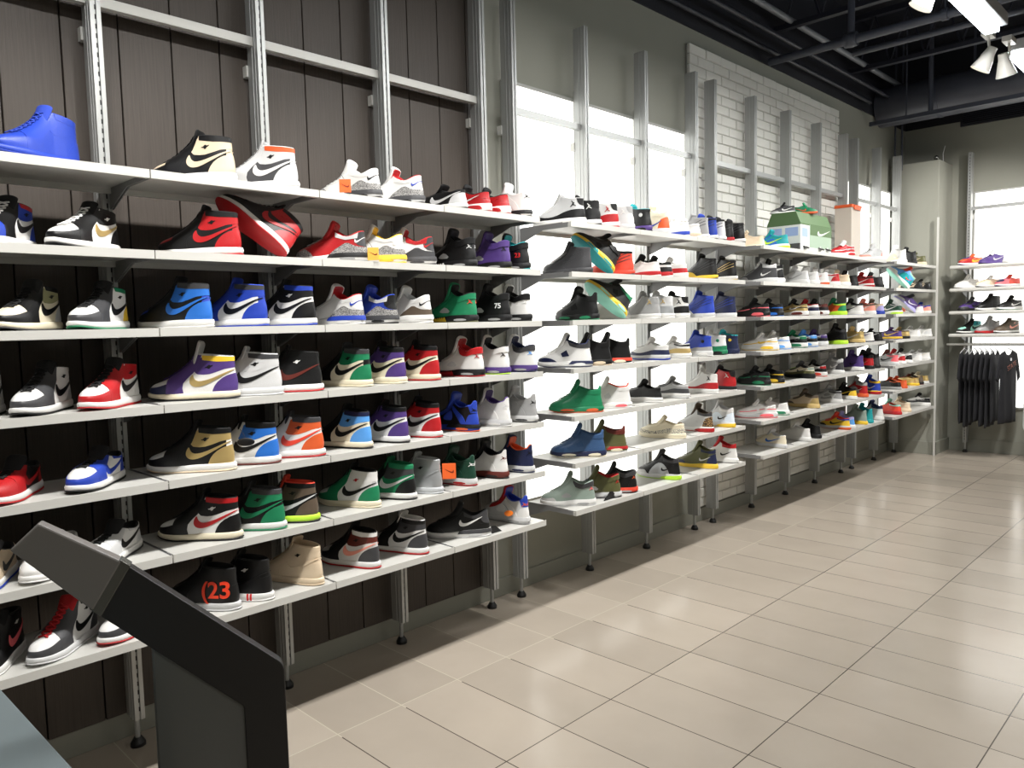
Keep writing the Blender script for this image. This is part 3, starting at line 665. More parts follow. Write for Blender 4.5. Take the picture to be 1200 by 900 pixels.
# ------------------------------------------------------------------ racks
ZR = [2.039, 1.7855, 1.5377, 1.2891, 1.0393, .7924, .5426]
BW = .61; XF = .5; OFF = .012
BANKS = {'A': (.9555-2*BW, 6, 'black plank wall'), 'B': (3.0159, 4, 'glowing panel'), 'C': (5.1044, 5, 'brick wall'), 'D': (7.8144, 3, 'corner')}
BAYN = {'A': ['first', 'nearest', 'second', 'third', 'last'], 'B': ['near', 'middle', 'far'], 'C': ['first', 'second', 'third', 'fourth'], 'D': ['near', 'far']}
def upright(x, y, label, flip=False):
    r = empty('upright_post', (x, y, 0)); tag(r, label, 'post', 'slotted aluminium rack posts')
    z0, z1 = .11, 3.25
    m = MB().box(-.040, .030, -.0175, .0175, z0, z1).box(.030, .038, -.0175, -.0035, z0, z1).box(.030, .038, .0035, .0175, z0, z1)
    m.box(-.046, -.040, -.0175, .0175, z0, z1); m.box(-.012, -.006, -.0195, -.0175, z0, z1).box(.014, .018, -.0195, -.0175, z0, z1)
    m.build('post_profile', M_ALU, r)
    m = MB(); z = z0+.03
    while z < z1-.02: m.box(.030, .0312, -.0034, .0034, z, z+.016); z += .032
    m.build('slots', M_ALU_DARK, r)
    fr = MB().tube((0, 0, .028), (0, 0, z0+.03), .0095, 12).build('foot_rod', M_ALU, r, smooth=True)
    MB().tube((0, 0, 0), (0, 0, .012), .026, 20).tube((0, 0, .012), (0, 0, .032), .026, 20, r2=.014).build('levelling_foot', M_BLACK, fr, smooth=True)
    b = MB().box(-.076, -.046, -.025, .018, 2.55, 2.595); b.build('wall_bracket', M_WHITE, r)
    if flip:
        r.rotation_euler = (0, 0, -PI/2)
    return r
posts_done = 0
for k, (y0, n, nm) in BANKS.items():
    for i in range(n):
        y = y0+i*BW
        if k == 'A' and i == 0: continue
        w = {'A': ['', 'nearest', 'second', 'third', 'fourth', 'fifth'], 'B': ['first', 'second', 'third', 'fourth'], 'C': ['first', 'second', 'third', 'fourth', 'fifth'], 'D': ['first', 'second', 'third']}[k][i]
        upright(.106, y, 'tall slotted aluminium rack post, %s along the %s' % (w, nm))
        if i < n-1:
            o = MB().box(-.014, .014, 0, BW-.036, -.017, .017).build('cross_bar', M_WHITE if k == 'A' else M_ALU, loc=(.095, y+.018, 2.677)); tag(o, 'horizontal bar high between rack posts, %s bay, %s' % (BAYN[k][i], nm), 'bar', 'horizontal bars between the posts')
        if k == 'A' and i < 2: continue
        if k in 'BD' and 0 < i < n-1:
            o = MB().box(.034, .046, -.014, .014, .5, 2.90).build('mounting_strip', M_LBFRAME, loc=(0, y+.02, 0)); tag(o, 'slim white wall strip behind the %s post at the %s' % (w, nm), 'strip', 'wall strips behind the posts')
def shelf_proto():
    r = empty('display_shelf', (0, 0, 0)); D = XF-.15; L = BW-.008
    # origin: back left top corner at x=.15
    m = MB().box(0, D, .0045, L-.0005, -.008, 0).box(D-.018, D, .0, L+.004, -.025, -.008).box(0, .012, .004, L, -.028, -.008).box(D, D+.003, .0, L+.004, -.025, .002)
    m.build('shelf_board', M_WHITE, r)
    for yy in (.0, L):
        prof = [(-.012, -.0005), (D-.018, -.0005), (D-.020, -.0245), (D*.45, -.0245), (.0, -.080), (-.012, -.080)]
        MB().prism(prof, lambda u, v, w: Vector((u, yy+w, v)), .004).build('bracket', M_BRKT, r)
    MB().box(.0, D*.85, -.001, .0, -.009, .003).build('shaded_edge_trim', M_BRKT, r)  # strip over the white board end, shade put into its colour
    return r
proto = shelf_proto(); first = [True]
def copy_tree(root):
    c = root.copy(); COL.objects.link(c)
    for ch in list(root.children):
        d = ch.copy(); COL.objects.link(d); d.parent = c
    return c
for k, (y0, n, nm) in BANKS.items():
    for i in range(n-1):
        if k == 'A' and i == 0: continue
        for r_, z in enumerate(ZR):
            o = proto if first[0] else copy_tree(proto); first[0] = False
            o.location = (.15, y0+i*BW+.006+OFF-.002, z)
            tag(o, 'white display shelf, %s row, %s bay at the %s' % (ORD[r_], BAYN[k][i], nm), 'shelf', 'white display shelves of the long rack')
# slim white post at the free end of the corner rack
o = MB().box(-.008, .008, -.010, .010, 0, 2.55).build('end_post', M_WHITE, loc=(.512, 9.055, 0)); tag(o, 'slim white post at the free end of the corner rack', 'post')
# rack on the end wall
EY = YF-.106
for x, w in ((.70, 'nearest the column'), (1.31, 'just outside the picture edge')):
    if x < 1.2: upright(x, EY, 'tall slotted post on the end wall '+w, True)
o = MB().box(.018, .9, -.014, .014, -.017, .017).build('cross_bar', M_ALU, loc=(.70, EY, 2.655)); tag(o, 'horizontal bar high across the glowing panel on the end wall', 'bar')
EZ = [2.035, 1.795, 1.555, 1.315]
for i, z in enumerate(EZ):
    r = empty('wall_shelf', (.61, EY-.03, z)); tag(r, 'white round-edged shelf on the end wall, %s row' % ['top', 'second', 'third', 'lowest'][i], 'shelf', 'white shelves on the end wall')
    MB().box(0, 1.3, -.35, -.012, -.035, 0).build('shelf_board', M_WHITE, r, bevel=.012)
    MB().prism([(-.01, -.036), (-.22, -.036), (.0, -.10)], lambda u, v, w: Vector((.085+w, u, v)), .006).build('bracket', M_BRKT, r)
r = empty('garment_rail', (.58, EY-.29, 1.20)); tag(r, 'white hanging rail below the end wall shelves holding black shirts', 'rail')
MB().tube((0, 0, 0), (1.4, 0, 0), .013, 14).build('rail_tube', M_WHITE, r, smooth=True)
MB().box(.11, .13, 0, .25, -.006, .006).build('rail_arm', M_WHITE, r)
# ------------------------------------------------------------------ the shoes on the shelves
def fit_shoe(z, toe, heel, phi, xmax=.488, side=0):
    """foot position and heading so that the shoe spans the given picture columns on its shelf"""
    def ext(x, y, ph):
        c, s = math.cos(ph), math.sin(ph); P = []
        for cx_, r in ((.034, .037), (.245, .052)):
            for k in range(16):
                a = 2*PI*k/16; lx, ly = cx_+r*math.cos(a), r*math.sin(a); P.append((x+lx*c-ly*s, y+lx*s+ly*c))
        px = [px_of((p[0], p[1], z+.02))[0] for p in P]; return min(px), max(px), max(p[0] for p in P)
    x, y = .45, 3.
    def solve(ph):
        nonlocal x, y
        lo, hi = -1., 9.6; x = .45
        for _ in range(4):
            _, _, mx = ext(x, y, ph); x += xmax-mx
            lo, hi = -1., 9.6
            for _ in range(30):
                y = (lo+hi)/2
                if ext(x, y, ph)[1] < heel: lo = y
                else: hi = y
        return ext(x, y, ph)[0]
    if toe is None: solve(phi); return x, y, phi
    # heading square to the line of sight; toes point more to the wall than that, or (side=1) more to the viewer
    y0_ = at(heel, 300, x=.45).y; perp = math.degrees(math.atan2(-(CX-.45), -y0_))+ 0
    perp = 270-math.degrees(math.atan2(y0_, CX-.45))
    rng = range(294, 330, 2) if side else range(min(int(perp), 230), int(perp)-42, -2)
    best = min((round(abs(solve(math.radians(a))-toe)), abs(a-perp), a) for a in rng)[2]; ph = math.radians(best)
    solve(ph); return x, y, ph
BANKW = {'A': 'plank-wall bay', 'B': 'lit-panel bay', 'C': 'brick-wall bay', 'D': 'corner bay'}
STOCK = '''
A nearest 1
high bbbbbbbbbbbb -12 97 royal blue quilted high-top sneaker, blue all over
A nearest 2
mid wwbbwkbbrkkw -42 46 white, blue and red high-top with black check mark
mid wkwkwkkkkkGw 50 143 black and white high-top with gold mark, white laces
A nearest 3
mid cdckckuCkkkk -12 76 black and sail high-top with olive camouflage ankle
mid wgwdwdywgkkk 76 154 black and white high-top with green sole, yellow heel
A nearest 4
mid wkwwwkwwkkkk -70 9 white high-top with black mark cut by picture edge
mid wkwdwduwwkkk 9 88 white high-top with grey toe and black laces
mid wrwrwrwrrkkk 89 167 red and white high-top with black mark
A nearest 5
low wrrrkrrrkkrk -28 53 red and black low-top sneaker
low wkwbwbbbbkbk 72 149 royal blue and white low-top sneaker
A nearest 6
low wbeeeeeeeddk -55 24 tan suede low-top with blue outsole edge
low wwwwwwwwwuww 18 97 white low-top partly hidden by black stand
low wdwuwuuuukkk 92 169 pale grey low-top with black mark and laces
A nearest 7
mid wwkkkkkkkkPk -50 33 black high-top with pink-red mark
mid uuwdwddwkrkr 28 118 white and grey high-top with red strap down the tongue
low wrwddddddkks 112 196 dark toe and red sole showing below black stand
A second 1
high wwekkkeekkek 177 278 black and cream high-top with blush ankle
high uuusduuuouwu None 351 grey suede high-top with orange collar
A second 2
high wrrkkkrrkkrk 185 285 red and black high-top lying flat
A second 3
high wwbkkkBBdkBk 162 252 black high-top with bright blue heel and ankle
high wbbbwbbbdbkb None 316 royal blue and white high-top with black mark
high wbwkwkkkbkkk None 372 black and white high-top with blue collar
A second 4
high ckwnwpppyuGp 173 281 purple and white high-top with gold mark, tall grey tongue
high uuuuuuuudukk None 329 pale grey high-top with thin black mark
high wrkkkkkkkkmk None 369 all black high-top with white sole, red outsole
A second 5
high wewkkkGGkkGk 174 277 black patent and metallic gold high-top
high wmwwwwBBkkkk None 329 white and glossy light blue high-top with black tag
high wrwwwwooddxk None 381 orange and white high-top with grey collar
A second 6
high ckwkwkkkrkrk 187 285 black, white and red high-top with cream sole
high wgkkkkggddgk None 336 dark green and black high-top, white sole
high Lkkkkkhhkxuk None 374 brown high-top with neon yellow sole, pink tongue
A second 7
high uukkkkkkkkkk 191 283 black high-top with large orange 23 on its side
high wwkkkkkkkkkk None 320 black high-top with red stripes on white sole
high eeeeeeeeeeee 312 381 plain cream leather high-top
A third 1
three ukwqwwqwwwkw 372 448 white sneaker, grey crackle heel, orange swing tag
three ukwqwwqwwrbw None 498 white sneaker, grey crackle heel, red tongue lining
A third 2
three wsrqrrqdurww 347 432 red sneaker with grey crackle heel
three wywwwwqwwyww None 476 white and yellow sneaker with yellow swing tag
three wdwwwwddrrrw None 511 white, grey and red sneaker with red collar
A third 3
three wwwqwwqwwrbd 371 429 white sneaker with blue sole and red tongue
three wkbqbbqkubkb None 468 royal blue sneaker with crackle print toe
three wwwhwwhwwukw None 508 white sneaker with brown heel panel
A third 4
high cckkckggddkk 369 438 black high-top with green heel and ankle
high ccckcpppkkkk None 478 white and purple high-top, black collar
high crckcrrrkkkk None 517 white and red high-top, black collar, cream sole
A third 5
high ckckckllnkkk 380 438 light blue and cream high-top, black toe
high wkwpwpppkkkp None 481 white and deep purple high-top, black toe
high wrwkwrrrkkkk None 519 white and red high-top, grey collar, white sole
A third 6
high ccugwggwwkkk 373 447 bright green and white high-top with red emblem
high wkgkgkkdggug None 489 see-through green and black high-top
high SSSSSSSSSSSS None 520 metallic silver high-top, no contrast
A third 7
high wrukwkdmwkAk 376 447 black, white and dark maroon high-top, pale pink mark
high wrwkwkddkwkk None 503 black and white high-top with thin red lines
A last 1
low wdkkkkuukkuk 502 549 black low-top with grey collar panel
runner wrrrrrrrkkwk None 577 red sneaker with black collar and long white mark
runner wrrrrrrrkkrk None 599 red sneaker with black collar, red mark
four wkwwwwwwwwkw None 624 white sneaker with black heel block
A last 2
five kkkkkkkkkkuk 511 560 black sneaker with pale shark-tooth sole
five kvppppppppkp None 600 violet suede sneaker with dark sole
five ktkkkkkkkttk None 622 black sneaker with teal tongue and small red 23
A last 3
five kvgggggggkxk 508 561 bright green sneaker with yellow toothed sole
five kkkkkkkkkkwk None 600 black sneaker with white 75 on the heel
five kkwwwwwwkkwk None 624 white sneaker with black collar and gold tongue
A last 4
five krwwwwwwrrrw 518 569 white sneaker with red collar, red toothed sole
five pLwwwwwwwkkk None 599 white sneaker with purple sole and black tongue
five pnwwwwwwdnlw None 630 white sneaker with purple sole and navy tongue
A last 5
four bokkkbbbbbkk 517 563 black and royal blue sneaker with orange outsole
four uwwwwwwwwpuw None 600 white sneaker with lilac tongue lining
four wdssssssssks None 631 mid grey suede sneaker, white sole
A last 6
four wrffffffffwk 517 560 dark green sneaker with orange swing tag
four mkwwwkwwwkmw None 597 white sneaker with maroon sole and heel
four wnnnnnnnnokn None 627 navy blue sneaker with orange tongue lining
A last 7
three_marked wukkkkkddkwk 500 575 black sneaker with big white check mark
four usuwwrwwbbow 570 622 white sneaker with red trim and blue heel tab
B near 1
eleven wwukuuuukukw 626 687 pale grey high-top with black shiny guard
eleven wkkkkkkkkkwk None 705 black high-top with white player emblem
eleven wrwrwwwwkwrw None 726 white high-top with red shiny guard
eleven uuuuuuussuwu None 744 grey suede high-top, grey all over
B near 2
twelve dkdddkddddkd 635 695 charcoal high boot-like sneaker
twelve xdxxxxxxkddx None 744 bright red-orange high-top
B near 3
six kgkkkkkkkkkk 651 703 black suede high-top with green speckled sole
B near 4
six wnwnwwwndnnw 631 694 white high-top with navy overlays
six kekkkkkkkkkk None 717 black suede high-top with gold sole window
six xwkkkkkkkkkk None 740 black suede high-top with bright red sole
B near 5
six goggggggggog 643 707 green suede high-top with orange sole
six xwwuwwwuwxxw None 740 white high-top with pink-red sole window
B near 6
six ncjjjjjjjjjj 641 710 blue denim high-top with cream sole
six rwvvvvvvmmrv None 735 olive high-top with red collar and sole
B near 7
five wuJuJJJJdJPJ 627 698 washed grey-green sneaker with pale zigzag sole
five ukvgcvvcvrrk None 728 beige and green sneaker with red emblem
five xkkkkkkkdkok None 747 black sneaker with red sole and orange emblem
B middle 1
thirteen pkkkkkkkktuk 740 765 black sneaker with teal collar and purple sole
court ulcrcwotccbl None 786 tall cream sneaker with multicolour splashes
B middle 2
eleven_low rwwwwwwwwkww 744 775 white low sneaker with red outsole
eleven_low rwwkwwkwkkww None 789 white low sneaker, black shiny guard, red outsole
eleven_low wwwrwwrwwwww None 807 white low sneaker with red shiny guard
B middle 3
eleven wwssssssssGs 731 775 cool grey suede sneaker with white sole
eleven wwuSuuSuuuGu None 791 silver grey sneaker with snake-shiny guard
eleven wwwkwwwwkkkw None 809 white sneaker with black shiny guard
B middle 4
eleven_low ubwnwwwwwwww 738 786 white low sneaker with navy shiny guard
eleven_low wwwGwwwwkwGw None 811 white low sneaker with metallic gold guard
B middle 5
eleven_low wwkkkkkkkkkk 739 777 black suede low sneaker, white sole
eleven_low wusdddssusud None 809 black and grey low sneaker with triangle side frame
B middle 6
eleven_low ccczcczccccc 750 804 cream low sneaker with snake print
B middle 7
court uLkuSukuddku 747 798 black and grey tall-collar shoe with lime heel
B far 1
eleven_low buwwwwwwwwbw 785 809 white low sneaker with periwinkle sole
eleven_low ewwwwwwwwwGw None 822 white low sneaker with tan sole
twelve wwssssssssws None 829 small grey high-top
twelve wkbbbbbbkbwb None 838 small blue and white high-top
twelve wkwkwkkkkkwk None 850 small white and black high-top
twelve rwkkkkkkkkwk None 861 small black high-top with red sole edge
twelve wkkkkkkkkkwk None 874 small black high-top with white sole edge
B far 2
twelve ydkykkkkkkwk 807 842 black high-top with bright yellow guard
twelve wGkwkkkkkkGk None 865 black high-top with gold stitching
B far 3
twelve uwbwbbbbbbww 807 839 blue stitched high-top with white guard
twelve wwnwnnnnnnww None 864 navy stitched high-top with white guard
B far 4
thirteen uwbsbbbbbbkw 809 836 blue suede high-top with grey guard
thirteen gkwgwwwgwwgw None 853 white high-top with green guard
thirteen nnnnnnnnntyn None 867 teal navy high-top with yellow round emblem
B far 5
eleven wwwrwwwwwwkw 809 843 white sneaker with red lower guard
eleven kwrrrrrrkkwr None 864 red suede sneaker with black sole block
B far 6
court wruZuuZZdhuu 803 837 leopard print and white shoe with red sole window
court uyuiiuiuwuki None 862 pale blue and white shoe with yellow sole window
B far 7
court yuvnvvnnnvwv 791 841 olive and navy shoe with yellow outsole
court wkwwwwwkrrkw None 865 white shoe with tall red collar
C first 1
trainer iLttBBtittLt 880 925 teal blue running shoe with neon mark
C first 2
court uwdsdddsuuwd 867 912 grey knit shoe with white mark
court wnwuwwkkkkww None 919 white shoe with black ankle straps
C first 3
runner kPkkkkkPkkkk 867 903 black running shoe with pink-red stripe
runner kBkkkkkBkkkk None 919 black running shoe with blue stripe
C first 4
runner wywwwwwywwyw 868 913 white running shoe with yellow stripe and window
runner wlwwwwwlwwlw None 927 white running shoe with light blue stripe
C first 5
runner kgkkkkkgkkkk 873 904 black running shoe with green stripe
runner kykkkkkykkkk None 920 black running shoe with yellow stripe
C first 6
runner uPwwwwwPwwww 861 911 white running shoe with coral pink stripe
runner wgwwwwwwwwww None 925 white running shoe with green sole window
C first 7
trainer uccccccccuBc 891 923 off-white low shoe with blue mark
C second 2
trainer wJuJuuuuuusw 920 949 pale green and grey running shoe
trainer wuwuwwwuwwsw None 961 white running shoe with grey trim
trainer wowwwwwowwow None 972 white running shoe with orange sole patch
C second 3
runner wmGGcGGkmkwk 919 948 gold and tan running shoe with brown sole
runner wwwnwwwnwrww None 961 white running shoe with blue stripe, red collar
runner wmmkmkmkkkwk None 972 maroon and black running shoe
C second 4
runner wgwkwkgkggkk 927 947 black and green running shoe with white sole
runner wlwkwllkllkk None 959 white and blue running shoe
runner wwwkwppkppkk None 971 white and purple running shoe
C second 5
runner kkcvcdJcJddL 920 956 olive and cream striped shoe with black sole
runner wxwkwwrkwkww None 970 white running shoe with coral sole window
C second 6
trainer GGehehGkhhee 928 961 sandy beige and gold running shoe
C second 7
trainer wwwwwwwwwwww 923 951 plain white running shoe
trainer kkkkkkkkkkkk None 963 plain black running shoe
C third 2
trainer wkwwwwrwrwww 966 985 white running shoe with red heel, sawtooth sole
trainer wkeeeeeeeeee None 997 beige knit shoe with sawtooth sole
trainer kkkkkkkkkkkk None 1006 small black shoe behind the red one
C third 3
trainer LLogoggoLgoo 971 993 green and orange running shoe
trainer wVwVwVwwkkkw None 1013 pale lilac low shoe with dark mark
C third 4
court LLkkkkkLdkkk 968 994 black shoe with bright green lower
trainer GdGGGGGGGGwG None 1014 metallic gold shoe
C third 5
court wussssddusws 968 990 grey and white shoe with dark collar
court wkpppppkppkp None 1013 purple high shoe with dark side emblem
C third 6
trainer wwuusssddsuk 958 988 grey and white running shoe with dark tongue
trainer wkkykkyckkyc None 1005 black and yellow running shoe
C third 7
trainer uoykyxybbxkx 960 997 yellow and orange shoe with black mark, blue collar
trainer wwwPwwliVVwl None 1002 pale blue and pink shoe heel
C fourth 2
trainer wrrrrrrrkrwr 1004 1025 red running shoe with white mark
trainer kkdddddddddd None 1036 dark grey knit shoe
C fourth 3
trainer wwAAAAAAhAwA 1008 1027 peach pink low shoe
trainer bkeeeeVeehwe None 1037 tan and pale blue low shoe
C fourth 4
low wnwwwwwwwwpw 1008 1025 white shoe with thin purple mark
low kkkkkkkkkkwk None 1035 black shoe with white mark
C fourth 5
court kkrrrrrrkkGr 1008 1025 red high shoe between purple and dark ones
court kkkdkdddkdGk None 1032 dark high shoe with gold emblem
C fourth 6
court omrrsurwssww 1002 1018 grey and red shoe with orange outsole
court yrbwbbbwybwb None 1033 royal blue and white shoe with yellow outsole
C fourth 7
court ywJsJsJsJJJJ 999 1017 grey-green shoe with yellow sole patch
court tttttttttttt None 1024 turquoise shoe standing on its heel
court wnwwwnwnnnww None 1036 white shoe with dark navy strap
D near 1
court wwwwcwwwwwww 1042 1063 white high boot-like shoe
court kkkkkkkkkkkk None 1075 black high laced shoe
D near 3
trainer wLffffffsfwf 1038 1058 dark green running shoe
D near 4
low ypppppppppyp 1034 1058 purple low-top with yellow mark and toe
low kkGGGGGGhGGG None 1067 small gold shoe beside the purple one
D near 5
trainer uussssPPPmks 1033 1054 grey running shoe with crimson collar
trainer wwwrrrrrwrwr None 1062 red and white running shoe
trainer wkwkwwkkwkkw None 1070 white running shoe with black heel
D near 6
low sskkkkkkooks 1032 1057 black low-top with orange tongue
low oooooooooooo None 1064 plain orange low-top
low yyGoGGGGGmyo None 1078 golden yellow low-top
D near 7
trainer rrxxxxxxMMxM 1036 1057 coral red shoe with mint collar
trainer eeeeeeeecceA None 1068 tan leather shoe
D far 1
trainer eevkvvvkvvee 1070 1086 olive and black low shoe
D far 2
low kkecekkekkkw 1067 1082 beige low-top with black mark, left of pair
low kkecekkekkke None 1092 beige low-top with black mark, right of pair
D far 3
low wwwwwowlblow 1070 1083 white low shoe with orange and blue
low wwwwAoAbbbbw None 1092 peach low shoe with blue collar
D far 4
low wwwwwwwwwwuw 1066 1080 white low-top, left of two alike
low wwwwwwuwwwww None 1093 white low-top, right of two alike
D far 5
low wwwwuwwuwuuw 1068 1082 white and pale grey low shoe
low wwwwwwwwwwcw None 1091 plain white low shoe at the end
D far 6
low kmhhhhhhhhGh 1074 1083 brown low-top
low wwcwccGwGcyw None 1089 white low-top with gold mark
D far 7
runner wwwkwwkkkkkw 1068 1091 white shoe with black side panels
'''
SKIPFAR = {'B': (), 'C': ('wing_emblem',), 'D': ('wing_emblem', 'lining')}
LASTY = {}; BAY_FIRST = {}; PLACED = {}; phi = math.radians(236)
for ln in STOCK.strip().split('\n'):
    t = ln.split()
    if t[0] in 'ABCD' and len(t) == 3:
        bank, bay, row = t[0], t[1], int(t[2]); idx = 0; continue
    tn, cols = t[0], t[1]
    if tn == 'high' and len(cols) != 12: raise Exception(ln)
    toe = None if t[2] == 'None' else float(t[2]); heel = float(t[3]); desc = ' '.join(t[4:])
    if '.' in desc: raise Exception(ln)
    cols = cols.replace('K', 'k')
    z = ZR[row-1]
    x, y, ph = fit_shoe(z+.0005, toe, heel, phi, side=int((bank, bay) == ('A', 'nearest')))
    if toe is not None: phi = ph
    if idx and toe is not None: phi = ph
    key_ = (bank, bay, row)
    if key_ in LASTY:
        py_, pph = LASTY[key_]; need = .108*(1 if bank == 'A' else .97)/max(.3, abs(math.cos(max(ph, pph, key=lambda v: abs(math.sin(v))))))
        if y-py_ < need and (bank, bay) != ('A', 'nearest'): y = min(py_+need, y+.06)
    LASTY[key_] = (y, ph)
    lab = '%s, %s shelf, %s %s' % (desc, ORD[row-1] if row in (1, 7) else ORD[row-1], bay, BANKW[bank])
    nw = len(lab.replace('-', ' ').split())
    ex = {}
    if tn in ('three',): ex['X'] = {'red sneaker': 'k'}.get(desc[:11], 'd'); 
    if desc.startswith('white sneaker with blue sole'): ex['X'] = 'b'
    if desc.startswith('white and yellow'): ex['X'] = 'y'
    if desc.startswith('white sneaker with brown'): ex['X'] = 'w'
    if tn == 'three' and desc.startswith('black sneaker with big'): ex['X'] = 'd'
    if tn == 'three_marked': ex['X'] = 'd'
    if tn == 'four': ex['X'] = {'w': 'u', 'b': 'k'}.get(cols[0], cols[0])
    if desc.startswith('white sneaker with black heel block'): ex['X'] = 'k'
    if tn == 'five': ex['M'] = 's' if cols[2] in 'kpgJ' else 'u'; ex['Z'] = 'y' if 'yellow toothed' in desc else ('r' if 'red toothed' in desc else ('w' if 'pale shark' in desc else cols[0])); ex['Y'] = 's'
    if tn == 'six': ex['X'] = cols[0]; ex['Y'] = cols[1]; ex['M'] = cols[3] if cols[2] == 'w' else cols[2]
    if tn == 'twelve': ex['M'] = {'k': 'd', 'n': 'b', 'b': 'n'}.get(cols[2], 'd')
    if 'gold stitching' in desc: ex['M'] = 'G'
    if tn in ('runner',): ex['Y'] = cols[1]; ex['X'] = cols[0]
    if tn in ('court', 'trainer'): ex['X'] = cols[1] if cols[1] in 'LryPoBbgtx' else cols[0]
    if tn == 'thirteen': ex['X'] = cols[1]
    if 'red emblem' in desc and tn == 'high': ex['K'] = 'r'
    if tn in ('high', 'mid') and 'K' not in ex: ex['K'] = 'w' if cols[7] in 'k' else 'k'
    if tn == 'six' and cols[2] == 'w' and cols[3] == 'n': ex['X'] = 'n'; ex['Y'] = 'w'
    if tn == 'six' and cols[0] in 'xor': ex['Y'] = 'c'
    if tn == 'six' and cols[2] == 'w' and cols[0] == 'x': ex['X'] = 'w'; ex['Y'] = 'P'
    oc = cols
    if tn == 'six' and cols[2] not in 'w': oc = (cols[2] if cols[0] in 'xork' else cols[0])+cols[1:]; ex['X'] = cols[0]
    if tn == 'six' and cols[2] == 'w' and cols[0] == 'x': oc = 'w'+cols[1:]
    skip = list(SKIPFAR.get(bank, ()))
    if tn == 'high' and desc.startswith('black high-top with large'): skip += ['check_mark', 'wing_emblem']
    if 'quilted' in desc: skip += ['check_mark', 'wing_emblem']
    if tn == 'five' and any(s_ in desc for s_ in ('white 75', 'red 23')): skip += ['heel_emblem']
    sc = .96+.05*((hash_i := (NSH[0]*7919) % 17)/17)
    if bank == 'A': sc = 1.0
    o = shoe(tn, oc, lab, 'shoes on the %s shelves' % {'A': 'plank wall', 'B': 'lit panel', 'C': 'brick wall', 'D': 'corner'}[bank], (x, y, z+.0008), ph, skip, sc, extra=ex)
    if 'tall grey tongue' in desc:
        for ch in o.children:
            if ch.name.startswith('tongue'): ch.scale = (1.0, 1.05, 1.5); ch.location.z = -.065
    PLACED[(bank, bay, row, idx)] = (o, tn, x, y, ph); idx += 1
    if nw > 19 or len(lab.split()) > 16: print('LONG', len(lab.split()), lab)
print('shoes', NSH[0])
# ------------------------------------------------------------------ leaning shoes, tags, numbers, boxes, shirts, stand
def leaning(tn, cols, label, grp, toe_px, toe_py, heel_px, heel_py, xh, roll, z, ex={}, skip=()):
    """a shoe propped on its heel edge: toe and heel given in the picture, heel point on the shelf at depth xh"""
    h = at(heel_px, heel_py, x=xh); h.z = z
    t = at(toe_px, toe_py, x=xh-.10)
    X = (t-h).normalized(); t = h+X*.3
    # side of the shoe that faces the room
    V = (CAM-h).normalized(); Yv = (V-X*V.dot(X)).normalized(); Z = X.cross(Yv)
    if Z.z < 0: Yv = -Yv; Z = -Z
    R = Matrix((X, Yv, Z)).transposed() @ Matrix.Rotation(math.radians(roll), 3, 'X')
    M = R.to_4x4()
    # lift so that the lowest point touches the shelf
    lo = min((R @ Vector((a, b, c))).z for a, b, c in ((0, .03, .0), (0, -.03, 0), (.012, .036, 0), (.012, -.036, 0), (0.0, .03, .03), (0, -.03, .03), (.0, 0, .0), (.0, .0, .03), (0, .03, .09), (0, -.03, .09)))
    M.translation = Vector((h.x, h.y, z-lo+.001))
    return shoe(tn, cols, label, grp, (0, 0, 0), 0, skip, tilt=M, extra=ex)
G_A, G_B, G_C, G_D = ['shoes on the %s shelves' % s_ for s_ in ('plank wall', 'lit panel', 'brick wall', 'corner')]
leaning('high', 'wrrkkkrrkkrk', 'red and black high-top propped up on its heel, red sole showing', G_A, 264, 250, 333, 299, .44, 38, ZR[1])
leaning('five', 'ytkkkkkkkddk', 'dark shoe leaning with teal and yellow sole showing, second shelf, lit panel', G_B, 672, 282, 716, 319, .44, 38, ZR[1], {'Z': 't', 'Y': 't'})
leaning('six', 'yMkkkkkkgkkg', 'dark shoe leaning with yellow and green sole showing, third shelf, lit panel', G_B, 689, 338, 731, 374, .44, 38, ZR[2], {'X': 'y', 'Y': 'M'})
leaning('court', 'wMlwtttxMxxt', 'teal and coral shoe leaning upright, second shelf, corner bay', G_D, 1046, 323, 1063, 334, .42, 20, ZR[1])
leaning('trainer', 'Vupupppppdwp', 'purple and pale grey shoe leaning upright, third shelf, corner bay', G_D, 1050, 352, 1070, 364, .42, 20, ZR[2])
PEND = 1
def extra_shoe(tn, cols, label, grp, toe, heel, row, xmax=.488, phi_=None, dz=0, ex={}):
    z = (ZR[row-1] if row < 8 else 0)+dz
    x, y, ph = fit_shoe(z, toe, heel, phi_ or math.radians(236), xmax)
    return shoe(tn, cols, label, grp, (x, y, z+.0008), ph, (), .97, extra=ex)
extra_shoe('court', 'wgwwwwwwwwgw', 'greenish high-top behind the leaning yellow-soled shoe', G_B, None, 738, 3, .34, ex={})
extra_shoe('trainer', 'cceeeeeeeeee', 'beige shoe behind the teal running shoe, top shelf, brick wall', G_C, None, 897, 1, .36, math.radians(200))
o = extra_shoe('runner', 'wrrrrrruuusr', 'crimson running shoe with silver collar beside the green lorry-shaped box', G_C, None, 1003, 1, .488, math.radians(250))
extra_shoe('trainer', 'wwuAuuAuuuuu', 'white and pale pink shoe on the top shelf right of the cloudy bin', G_C, None, 1036, 1, .488, math.radians(250))
